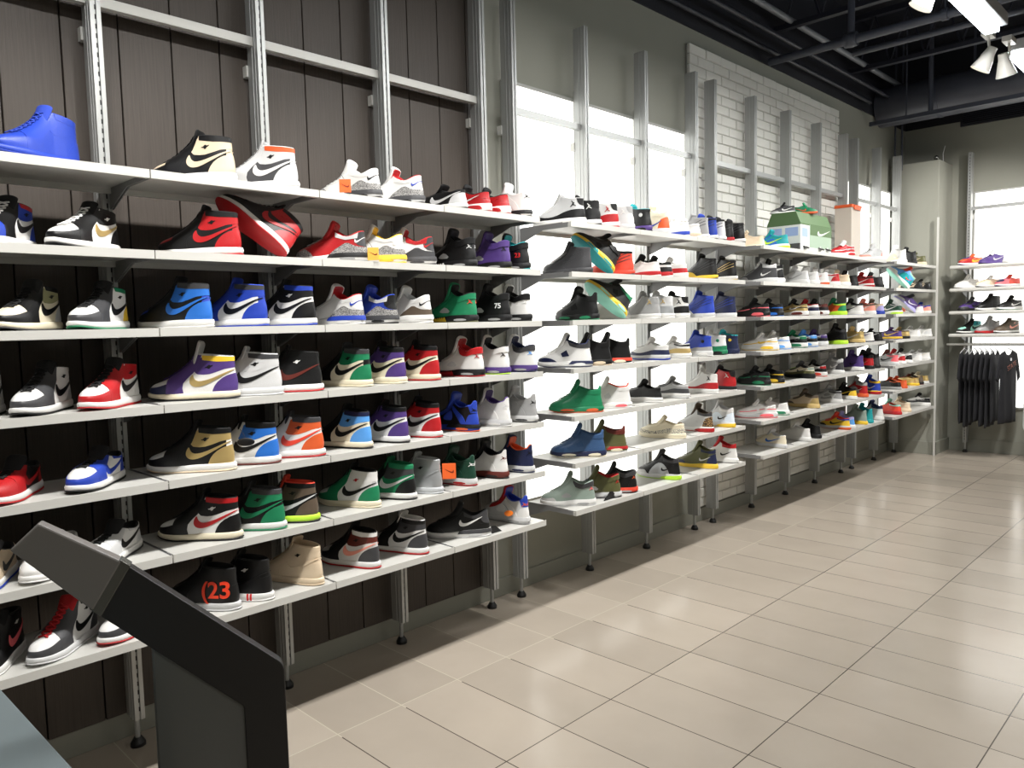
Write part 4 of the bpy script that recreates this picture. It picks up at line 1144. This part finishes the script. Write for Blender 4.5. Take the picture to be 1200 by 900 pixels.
# --- numbers and stripes printed on shoes
def on_shoe(text, key, lx, lz, size, m, name, side=None, bold=.0):
    o, tn, x, y, ph = PLACED[key]; U = TYPES[tn]['up']
    cu = bpy.data.curves.new(name, 'FONT'); cu.body = text; cu.size = size; cu.extrude = .0004; cu.offset = bold; cu.align_x = 'CENTER'; cu.align_y = 'CENTER'
    t = bpy.data.objects.new('tmp', cu); COL.objects.link(t); dg = bpy.context.evaluated_depsgraph_get(); me = bpy.data.meshes.new_from_object(t.evaluated_get(dg)); bpy.data.objects.remove(t)
    # choose the side facing the camera and wrap the flat letters round the upper
    c, s = math.cos(ph), math.sin(ph); ly = Vector((-s, c, 0)); sg = 1 if (CAM-Vector((x, y, 1))).dot(ly) > 0 else -1
    XX, NN, SS, TT = sample(U, 60, 240)
    msk = (np.sign(XX[..., 1]) == sg)
    px, py, pz, nn = XX[..., 0][msk], XX[..., 1][msk], XX[..., 2][msk], NN[msk]
    for v in me.vertices:
        x_ = lx-v.co.x*1.0 if sg > 0 else lx+v.co.x; z_ = lz+v.co.y
        k = np.argsort((px-x_)**2+(pz-z_)**2)[:4]; w = 1/(((px-x_)**2+(pz-z_)**2)[k]+1e-7); w /= w.sum()
        yy = (py[k]*w).sum()+sg*(.0042+v.co.z)
        v.co = (x_, yy, z_)
    for p in me.polygons: p.use_smooth = False
    me.name = name; link(name, me, m, o)
M_OR = mat('orange_print', (.95, .27, .14), .5); M_WP = mat('white_print', (.9, .9, .9), .5); M_RP = mat('red_print', (.80, .12, .12), .5)
on_shoe('(23', ('A', 'second', 7, 0), .068, .072, .082, M_OR, 'printed_number', bold=.0016)
on_shoe('75', ('A', 'last', 3, 1), .045, .075, .034, M_WP, 'printed_number', bold=.0006)
on_shoe('23', ('A', 'last', 2, 2), .042, .070, .030, M_RP, 'printed_number', bold=.0006)
k_ = PLACED[('A', 'second', 7, 1)]; o = k_[0]
U_ = Sole(.028, .024); XX, NN, SS, TT = sample(U_, 26, 260); vfs = ([], [])
for a in (.060, .072): vfs = join(vfs, cut(XX, NN, sdf([(a, .002), (a+.007, .002), (a+.007, .03), (a, .03)], XX), .0016, .002))
link('sole_stripes', mk('sole_stripes', vfs), M_RP, o)
# --- swing tags
def swing_tag(px, py, w, h, rgb, label, x=.52, mark=True, shape='square'):
    p = at(px, py, x=x); r = empty('swing_tag', p, PI*.27); tag(r, label, 'tag')
    m = mat('tag_'+label.split()[0], rgb, .5)
    if shape == 'square': MB().box(-w/2, w/2, -.0012, .0012, -h, 0).build('card', m, r, bevel=.0008)
    else: MB().ball((0, 0, -h/2), w/2, (1, .12, h/w), 20).build('card', m, r, smooth=True)
    MB().path([Vector((0, 0, -.004)), Vector((-.012, .010, .016)), Vector((-.026, .022, .030))], .0008, 6).build('string', M_BLACK, r)
    if mark:
        pts = swoosh(0, 0, w*.7, h*.28)
        MB().prism([(a-w*.35, b-h*.62) for a, b in pts], lambda u, v, t: Vector((u, -.0013-t, v)), .0006).build('printed_mark', mat('tag_mark', (.5, .15, .05), .5), r)
swing_tag(404, 210, .044, .050, (.96, .42, .18), 'orange square swing tag hanging on white sneaker, top shelf', .50)
swing_tag(437, 290, .044, .050, (.97, .72, .30), 'yellow-orange swing tag hanging on white and yellow sneaker', .505)
swing_tag(526, 543, .060, .070, (.93, .40, .12), 'orange square swing tag hanging on dark green sneaker', .48)
swing_tag(596, 598, .044, .030, (.97, .50, .10), 'round orange tag on white sneaker with blue heel tab', .43, False, 'round')
swing_tag(288, 513, .062, .030, (.04, .04, .05), 'black oval tag on the glossy blue and white high-top', .47, False, 'round')
def wedge(px, py, s_, label, row):
    p = at(px, py, z=ZR[row-1]) ; p = at(px, py, x=.47); r = MB().prism([(-s_, 0), (s_, 0), (s_*.25, s_*.62), (-s_*.1, s_*.66)], lambda u, v, w: Vector((w-.002, u, v)), .004).build('folded_card', M_BLACK, loc=(.47, p.y, ZR[row-1]+.001)); tag(r, label, 'card')
wedge(578, 617, .055, 'black peaked card standing in front of white and red sneaker', 7)
wedge(716, 594, .065, 'black peaked card in front of beige and green sneaker', 7)
# --- lorry-shaped box on the top shelf of the brick wall
z0 = ZR[0]
def P(px, py, **k): return at(px, py, **k)
y_a = at(907, 280, x=.30).y; 
bx0, bx1 = .20, .47; ya, yb = at(938, 290, x=.47).y, at(974, 297, x=.47).y; H = .30
r = empty('lorry_box', (bx0, ya, z0+.001)); tag(r, 'green and white cardboard shoe box shaped like a lorry on the top shelf', 'box')
W_, L_ = bx1-bx0, yb-ya
MG = mat('lorry_box_green', (.31, .42, .26), .5); MLG = mat('lorry_box_pale_green', (.60, .68, .60), .5); MW = mat('lorry_box_white', (.85, .86, .84), .5); MBL = mat('lorry_box_window_blue', (.60, .68, .84), .4); MDK = mat('lorry_box_dark', (.27, .26, .26), .6)
MB().box(0, W_, 0, L_, 0, H*.66).build('box_body', MW, r, bevel=.002)
roof = [(0, H*.66), (W_, H*.66), (W_, H*.70), (W_*.86, H), (W_*.14, H), (0, H*.70)]
MB().prism(roof, lambda u, v, w: Vector((u, w, v)), L_).build('box_roof', MG, r)
MB().box(W_, W_+.001, L_*.28, L_, H*.10, H*.68).build('side_print', MLG, r)
MB().box(W_+.001, W_+.0016, L_*.30, L_, H*.42, H*.68).build('side_print_upper', MG, r)
for a in (.07, .55): MB().box(W_*a, W_*(a+.38), -.0015, 0, H*.38, H*.60).build('windscreen', MBL, r)
MB().box(W_, W_+.0012, L_*.05, L_*.22, H*.36, H*.58).build('side_window', MBL, r)
MB().box(W_*.42, W_, -.02, 0, 0, H*.18).box(W_*.42, W_*.62, -.02, 0, H*.18, H*.34).build('bumper', MDK, r)
m = MB(); m2 = MB()
for a in (.14, .62, .86): m.tube((W_+.0005, L_*a, H*.10), (W_+.004, L_*a, H*.12), .034, 24); m2.tube((W_+.004, L_*a, H*.10), (W_+.005, L_*a, H*.10), .015, 24)
m.build('wheels', MDK, r); m2.build('wheel_hubs', MW, r)
MB().prism([(L_*.95-a, b) for a, b in swoosh(0, H*.42, L_*.42, H*.18)], lambda u, v, w: Vector((W_+.0018+w, u, v)), .0012).build('printed_mark', MW, r)
zb = z0+H+.002
def box_shoe(tn, cols, label, x, y, ph): shoe(tn, cols, label, G_C, (x, y, zb), ph, (), .62, extra={'X': cols[0]})
box_shoe('trainer', 'wkdskdddkkwd', 'small dark grey shoe on top of the lorry-shaped box', .36, ya+L_*.26, math.radians(214))
box_shoe('trainer', 'ooggggggggog', 'small green shoe with orange sole on top of the lorry-shaped box', .30, ya+L_*.40, math.radians(20))
# --- clear bin with orange lid
y1 = at(978, 300, x=.15).y; y2 = y1+.23
def glass(name, rgb, tr=.9, rough=.12):
    m = bpy.data.materials.new(name); m.use_nodes = True; b = m.node_tree.nodes['Principled BSDF']; b.inputs['Base Color'].default_value = (*s2l(rgb), 1)
    b.inputs['Transmission Weight'].default_value = tr; b.inputs['Roughness'].default_value = rough; b.inputs['IOR'].default_value = 1.2; b.inputs['Alpha'].default_value = .6; return m
r = empty('clear_bin', (.15, y1, z0+.001)); tag(r, 'tall cloudy plastic bin with orange lid on the top shelf', 'bin')
hb = .48
MB().box(0, .15, 0, .004, 0, hb).box(0, .15, y2-y1-.004, y2-y1, 0, hb).box(0, .004, .004, y2-y1-.004, 0, hb).box(.146, .15, .004, y2-y1-.004, 0, hb).box(.004, .146, .004, y2-y1-.004, 0, .004).build('bin_body', glass('cloudy_plastic', (.95, .91, .86), .0, .35), r)
MB().box(-.006, .156, -.006, y2-y1+.006, hb, hb+.028).box(.156, .165, .04, y2-y1-.04, hb-.02, hb+.02).build('lid', mat('orange_plastic_lid', (.93, .40, .20), .4), r, bevel=.006)
shoe('court', 'wrAuAAuAAAoA', 'pink and white shoe inside the cloudy plastic bin', G_C, (.225, (y1+y2)/2+.08, z0+.165), math.radians(-95), (), .55)
MB().box(.01, .14, .02, y2-y1-.02, .155, .160).build('inner_tray', mat('tray_white', (.85, .83, .8), .5), r)
# --- shoes on the end wall, side on
def end_shoe(tn, cols, label, px0, px1, i, ex={}):
    z = EZ[i]; yy = EY-.03-.15; xa, xb = at(px0, 300, y=yy).x, at(px1, 300, y=yy).x
    ang = math.radians(236); shoe(tn, cols, label, 'shoes on the end wall shelves', (xb-.045, yy+.115, z+.0008), ang, ('lining',), .98, extra=ex)
W_END = ['top', 'second', 'third', 'lowest']
for i, lst in enumerate([[('low', 'wpororobooyb', 1129, 1154, 'red and orange low-top with blue collar'), ('trainer', 'pkpppppppuup', 1150, 1179, 'purple running shoe with pale tongue'), ('low', 'wwwwwwwwwwuw', 1184, 1208, 'white low shoe cut by the picture edge')],
        [('trainer', 'wwwwwwwwwwuw', 1128, 1150, 'plain white running shoe'), ('low', 'wkececnnewee', 1151, 1176, 'beige low-top with navy heel'), ('low', 'wpnPxPxnPxxp', 1174, 1199, 'pink-red low-top with purple toe')],
        [('trainer', 'kkpdpddppdkp', 1128, 1155, 'purple and dark grey running shoe'), ('high', 'wwkkkkkkkkkk', 1150, 1176, 'black high-top with white sole'), ('trainer', 'wgkkkkkkkkwk', 1176, 1202, 'black running shoe with bright green sole patch')],
        [('mid', 'wkMkMktttkkk', 1129, 1154, 'black and mint green high-top'), ('court', 'rrssssssssss', 1150, 1176, 'pale grey knit shoe with red outsole'), ('mid', 'wkhhhhhhhhAh', 1172, 1199, 'dark brown high-top with copper mark')]]):
    for tn, cols, a, b, d in lst: end_shoe(tn, cols, '%s, %s shelf of the end wall' % (d, W_END[i]), a, b, i)
# --- shirts
M_CLOTH = mat('black_cotton', (.085, .085, .105), .9, bump=.5, bscale=25); M_CLOTHW = mat('white_cotton', (.86, .86, .87), .9, bump=.5, bscale=25)
def shirt(x, label, m, seed, lean=0., ht=.74, w=.25):
    rnd = random.Random(seed); r = empty('t_shirt', (x, EY-.29, 1.20)); tag(r, label, 't-shirt', 'black t-shirts on the end wall rail' if m is M_CLOTH else None)
    r.rotation_euler = (0, 0, lean); r.scale = (.9, 1.0, 1.16)
    out = [(-.07, -.055), (-.17, -.085), (-.25, -.30), (-.185, -.335), (-.155, -.20), (-.17, -ht), (.17, -ht), (.155, -.20), (.185, -.335), (.25, -.30), (.17, -.085), (.07, -.055), (.04, -.085), (0, -.095), (-.04, -.085)]
    NX, NZ = 44, 48; verts, idx = [], {}
    ph = rnd.uniform(0, 6)
    def prof(z):
        # half width of body+sleeve at height z (negative down)
        if z > -.085: return .07+(.10)*((-.055-z)/.03)
        return None
    bm = bmesh.new()
    def sheet(poly, off, amp):
        F = lambda u, v: off+math.copysign(amp*(.25+min(1, -v*1.6))*1.0, off)*(1+.4*math.sin(u*26+ph+v*3))*max(.15, 1-abs(u/.27)**2)+.012*math.sin(u*34+ph*2)*min(1, -v*1.4)
        return F
    # body and sleeves as closed loops: front and back skins sewn along the outline
    dens = []
    for (a, b), (c, d) in zip(out, out[1:]+out[:1]):
        n = max(1, int(math.hypot(c-a, d-b)/.02))
        dens += [(a+(c-a)*i/n, b+(d-b)*i/n) for i in range(n)]
    import mathutils.geometry as mg
    pts = [Vector(p) for p in dens]; nb = len(pts)
    X2 = np.array([[(p[0], 0, p[1]) for p in dens]])
    g = [(u, v) for v in np.arange(-ht+.02, -.06, .022) for u in np.arange(-.24, .25, .022)]
    S = sdf([(p[0], p[1]) for p in dens], np.array([[ (a, 0, b) for a, b in g]]))[0]
    pts += [Vector(p) for p, s_ in zip(g, S) if s_ > .009]
    V, E_, Fc, *_ = mg.delaunay_2d_cdt(pts, [(i, (i+1) % nb) for i in range(nb)], [], 1, 1e-6)
    sh = [Vector((0, v.x, v.y)) for v in V]
    S2 = sdf([(p[0], p[1]) for p in dens], np.array([[(v.x, 0, v.y) for v in V]]))[0]
    fr = []; bk = []
    for v, s_ in zip(V, S2):
        e = max(0., min(1, s_/.06))**.5; fold = .008*math.sin(v.x*40+ph+v.y*4)*min(1, -v.y*1.3)
        fr.append(bm.verts.new((fold+e*.016+.002, v.x, v.y))); bk.append(bm.verts.new((fold-e*.016-.002, v.x, v.y)))
    for f in Fc:
        if len(f) < 3: continue
        bm.faces.new([fr[i] for i in f]); bm.faces.new([bk[i] for i in f][::-1])
    for i in range(nb):
        j = (i+1) % nb
        try: bm.faces.new((fr[i], fr[j], bk[j], bk[i]))
        except Exception: pass
    bmesh.ops.recalc_face_normals(bm, faces=bm.faces)
    me = bpy.data.meshes.new('shirt_body'); bm.to_mesh(me); bm.free()
    for p in me.polygons: p.use_smooth = True
    link('shirt_body', me, m, r)
    hk = MB().path([Vector((0, -.15, -.075)), Vector((0, 0, -.035)), Vector((0, .15, -.075))], .004, 6)
    hk.path([Vector((0, 0, -.035)), Vector((0, .0, -.012))], .002, 6)
    a0 = [Vector((0, .015*math.cos(t), .0035+.0165*math.sin(t))) for t in [PI*1.5-.0+PI*k/8*1.25 for k in range(9)]]
    hk.path(a0, .002, 6); hk.build('hanger', mat('clear_hanger', (.75, .75, .76), .3), r)
    return r
POSN = ['first', 'second', 'third', 'fourth', 'fifth', 'sixth', 'seventh', 'eighth']
XL = at(1181, 450, y=EY-.29).x
for i in range(8):
    s_ = shirt(.745+i*.048 if i < 7 else XL, 'black t-shirt on the end wall rail, %s from the column' % POSN[i] if i < 7 else 'black t-shirt with orange lettering across the chest on the rail', M_CLOTH, i, .02*math.sin(i*2.1) if i < 7 else -.25, .72+.03*math.sin(i*1.7), .25)
    last = s_
def flat_text(body, size, m, name, parent, mtx, ext=.0008):
    cu = bpy.data.curves.new(name, 'FONT'); cu.body = body; cu.size = size; cu.extrude = ext; cu.align_x = 'CENTER'; cu.align_y = 'CENTER'
    t = bpy.data.objects.new('tmp', cu); COL.objects.link(t); dg = bpy.context.evaluated_depsgraph_get(); me = bpy.data.meshes.new_from_object(t.evaluated_get(dg)); bpy.data.objects.remove(t)
    me.transform(mtx); return link(name, me, m, parent)
flat_text('STATE', .062, mat('copper_print', (.56, .36, .31), .7), 'chest_lettering', last, Matrix.Translation((.040, .0, -.19)) @ Matrix.Rotation(.3, 4, 'X') @ Matrix.Rotation(PI/2, 4, 'Z') @ Matrix.Rotation(PI/2, 4, 'X'))
MB().box(.028, .030, -.014, .014, -.145, -.12).build('neck_label', M_CLOTHW, last)
shirt(XL+.17, 'white t-shirt at the picture edge, on the end wall rail', M_CLOTHW, 31, .1)
shirt(XL+.26, 'black t-shirt behind the white one at the picture edge', M_CLOTH, 32, -.08)
# --- black tilted display stand in the foreground
D0 = 1.32
p0 = CAM+F3*D0; nrm = Vector((-F3.x, -F3.y, 0)).normalized(); rt = Vector((R3.x, R3.y, 0)).normalized()
vr_ = at(300, 790, z=0)-CAM; nrm = -Vector((vr_.x, vr_.y, 0)).normalized(); rt = Vector((0, 0, 1)).cross(nrm).normalized()
def K(px, py): q = at(px, py, plane=(p0, nrm))-p0; return q.dot(rt), q.z
base = Vector((p0.x, p0.y, 0))
def KP(u, v, w): return rt*u+Vector((0, 0, v+p0.z))-nrm*w
r = empty('display_stand', base); tag(r, 'black bent display stand with tilted head in the foreground', 'stand')
M_STAND = mat('satin_black_metal', (.12, .115, .115), .45, noise=.1, nscale=8); M_STANDG = mat('smoky_grey_panel', (.36, .37, .36), .28, coat=.3); M_HEAD = mat('lit_grey_head_plate', (.47, .455, .44), .42)  # head plate grey carries the reflected light in its colour
def rounded(a, b, c, rad, n=8):
    a, b, c = Vector(a), Vector(b), Vector(c); d1, d2 = (a-b).normalized(), (c-b).normalized(); half = d1.angle(d2)/2; k = rad/math.tan(half)
    s_, e = b+d1*k, b+d2*k; o = [(s_*(1-t)**2+b*2*t*(1-t)+e*t*t) for t in [i/n for i in range(n+1)]]; return [tuple(v) for v in o]
foot = -p0.z
A_, B_, C_ = K(142, 658), K(330, 778), K(340, 900); Bo = (K(337, 775)[0], K(337, 775)[1])
outer = [K(140, 657)]+rounded(K(140, 657), K(333, 778), K(341, 920), .030)+[(K(341, 920)[0]+.0, foot)]
inner = [(K(292, 920)[0], foot)]+rounded(K(292, 920), K(286, 828), K(104, 714), .012)+[K(104, 714)]
MB().prism(outer+inner, lambda u, v, w: KP(u, v, w), .022).build('bent_arm', M_STAND, r, bevel=.0015)
hd = [K(45, 613), K(143, 657.5), K(109, 716), K(11, 645)]
def KH(u, v, w): return KP(u, v, w)
MB().prism(hd, lambda u, v, w: KP(u, v, w-.002), .024).build('head_plate', M_HEAD, r, bevel=.003)
f1 = [K(140, 655.5), K(153, 663), K(118, 723), K(106, 714)]
MB().prism(f1, lambda u, v, w: KP(u, v, w-.001), .023).build('fold_highlight', mat('fold_highlight_metal', (.42, .42, .40), .2, .6), r, bevel=.001)  # lighter strip: the highlight along the fold, built in as colour
pan = [K(176, 750)]+rounded(K(176, 750), K(290, 822), K(297, 920), .020)+[(K(297, 920)[0], foot), (K(181, 920)[0], foot)]
MB().prism(pan, lambda u, v, w: KP(u, v, w+.005), .02).build('inner_panel', M_STANDG, r, bevel=.004)
# --- grey counter corner
zc = .95; a, b = at(0, 806, z=zc), at(86, 900, z=zc); d = (b-a).normalized(); n_ = Vector((d.y, -d.x, 0)); 
if n_.dot(Vector((CX, 0, 0))-a) < 0: n_ = -n_
e0, e1 = a-d*.45, b+d*.25
r = empty('counter', (a.x, a.y, 0)); tag(r, 'pale blue-grey counter corner at the lower left', 'counter')
def slab(q0, q1, dep, z0_, z1_, ins=0):
    pts = [q0+d*ins+n_*ins, q1-d*ins+n_*ins, q1-d*ins+n_*(dep-ins), q0+d*ins+n_*(dep-ins)]
    return MB().prism([(p.x-a.x, p.y-a.y) for p in pts], lambda u, v, w: Vector((u, v, z0_+w)), z1_-z0_)
slab(e0, e1, .34, zc-.03, zc).build('counter_top', mat('grey_satin_counter', (.43, .47, .48), .35), r, bevel=.003)
slab(e0, e1, .34, 0, zc-.03, .03).build('counter_body', mat('dark_counter_body', (.16, .16, .17), .5), r)
# ------------------------------------------------------------------ lights
def tube_light(y0, y1, label, x=1.68, z=3.36):
    r = empty('tube_light', (x, (y0+y1)/2, z)); L = (y1-y0)/2; tag(r, label, 'light', 'linear lights in a row')
    MB().box(-.02, .085, -L, L, .035, .11).build('housing', mat('white_light_housing', (.72, .72, .73), .4), r, bevel=.004)
    MB().box(-.045, .040, -L+.01, L-.01, .0, .034).build('lit_lens', M_TUBE, r, bevel=.006)
    MB().tube((.03, -L*.7, .11), (.03, -L*.7, 1.1), .006, 6).tube((.03, L*.7, .11), (.03, L*.7, 1.1), .006, 6).build('suspension_rod', M_PIPE, r)
    ld = bpy.data.lights.new('tube_glow', 'AREA'); ld.shape = 'RECTANGLE'; ld.size = .08; ld.size_y = 2*L; ld.energy = 52; ld.color = (1, .985, .95)
    lo = bpy.data.objects.new('tube_glow', ld); COL.objects.link(lo); lo.parent = r; lo.location = (0, 0, -.012)
def spot(x, y, z, tgt, label, e=110, ang=75, model=True):
    r = empty('track_spotlight', (x, y, z)); tag(r, label, 'light', 'white track spotlights')
    d = (Vector(tgt)-Vector((x, y, z))).normalized(); q = d.to_track_quat('-Z', 'Y').to_matrix().to_4x4()
    def T(v): return q @ Vector(v)
    m = MB(); 
    prof = [(.030, .10), (.034, .06), (.046, .02), (.062, -.04), (.066, -.055)]
    for (ra, za), (rb, zb_) in zip(prof, prof[1:]): m.tube(T((0, 0, za)), T((0, 0, zb_)), ra, 24, rb, caps=False)
    m.tube(T((0, 0, .10)), T((0, 0, .101)), .030, 24); m.build('lamp_shade', mat('white_lamp_shade', (.80, .79, .77), .35), r, smooth=True)
    MB().tube(T((0, 0, -.030)), T((0, 0, -.033)), .052, 24).build('lens', mat('lit_lens_glass', (1, .98, .94), .4, emit=(1, .97, .9), estr=6), r)
    MB().path([T((0, .04, .03)), Vector((.02, .03, .10)), Vector((.02, .0, .17))], .009, 10).box(-.01, .05, -.07, .07, .165, .20).build('swivel_arm', mat('white_lamp_shade', (.80, .79, .77), .35), r)
    ld = bpy.data.lights.new('spot_beam', 'SPOT'); ld.energy = e*1.15; ld.spot_size = math.radians(ang); ld.spot_blend = .6; ld.shadow_soft_size = .04; ld.color = (1, .97, .925)
    lo = bpy.data.objects.new('spot_beam', ld); COL.objects.link(lo); lo.parent = r; lo.matrix_local = Matrix.Translation(T((0, 0, -.06))) @ q
    lo.parent = r
tube_light(4.35, 5.98, 'long white linear light nearer the camera, upper right')
tube_light(6.58, 8.1, 'second long linear light, further along the row')
tube_light(2.0, 3.8, 'linear light above the second bay, outside the picture')
tube_light(-.3, 1.5, 'linear light above the first bay, outside the picture')
pz = at(1170, 72, z=3.3)
spot(1.58, 4.93, 3.33, (.35, 4.6, 1.2), 'white spotlight hanging at the top edge of the picture', 80)
spot(1.56, 6.30, 3.28, (.35, 6.2, 1.2), 'white cone spotlight at the right, left one of the pair', 80)
spot(1.66, 6.42, 3.24, (1.9, 7.6, .4), 'white cone spotlight at the right, right one of the pair', 60)
for i, (y, t) in enumerate(((.2, .5), (1.3, 1.3), (2.3, 2.3), (3.4, 3.4), (7.6, 7.4))):
    spot(1.56 if y < 5 else 2.3, y, 3.36, (.30, t, 1.25) if y < 5 else (.45, 9.2, 1.6), 'white track spotlight %s turned to the racks' % ['above the counter', 'above the nearest bay', 'above the second bay', 'above the glowing panel', 'added unseen to light the corner,'][i], 85 if y < 5 else 230)  # the corner one is added out of view to brighten the column
# added unseen panels for ambient fill, behind and to the right of the camera
def panel(x, y, z, sx, sy, e, label):
    r = empty('ambient_fill_panel', (x, y, z)); tag(r, label, 'light', 'added fill panels over the shop floor')
    MB().box(-sx/2-.02, sx/2+.02, -sy/2-.02, sy/2+.02, 0, .05).build('housing', M_WHITE, r)
    MB().box(-sx/2, sx/2, -sy/2, sy/2, -.006, 0).build('lit_lens', mat('panel_lens', (1, 1, 1), .5, emit=(1, .98, .95), estr=4), r)
    ld = bpy.data.lights.new('panel_glow', 'AREA'); ld.shape = 'RECTANGLE'; ld.size = sx; ld.size_y = sy; ld.energy = e; ld.color = (1, .985, .96)
    lo = bpy.data.objects.new('panel_glow', ld); COL.objects.link(lo); lo.parent = r; lo.location = (0, 0, -.015)
panel(4.4, .6, 3.5, .9, .9, 15, 'added unseen fill panel behind the camera')
panel(4.4, 3.6, 3.5, .9, .9, 15, 'added unseen fill panel over the shop floor, middle')
panel(4.4, 6.8, 3.5, .9, .9, 15, 'added unseen fill panel over the shop floor, far end')
w = bpy.data.worlds.new('world'); bpy.context.scene.world = w; w.use_nodes = True
w.node_tree.nodes['Background'].inputs[0].default_value = (.8, .85, 1, 1); w.node_tree.nodes['Background'].inputs[1].default_value = .05
vs = bpy.context.scene.view_settings; vs.view_transform = 'Standard'; vs.look = 'None'; vs.gamma = 1; vs.use_curve_mapping = False; vs.exposure = -0.07
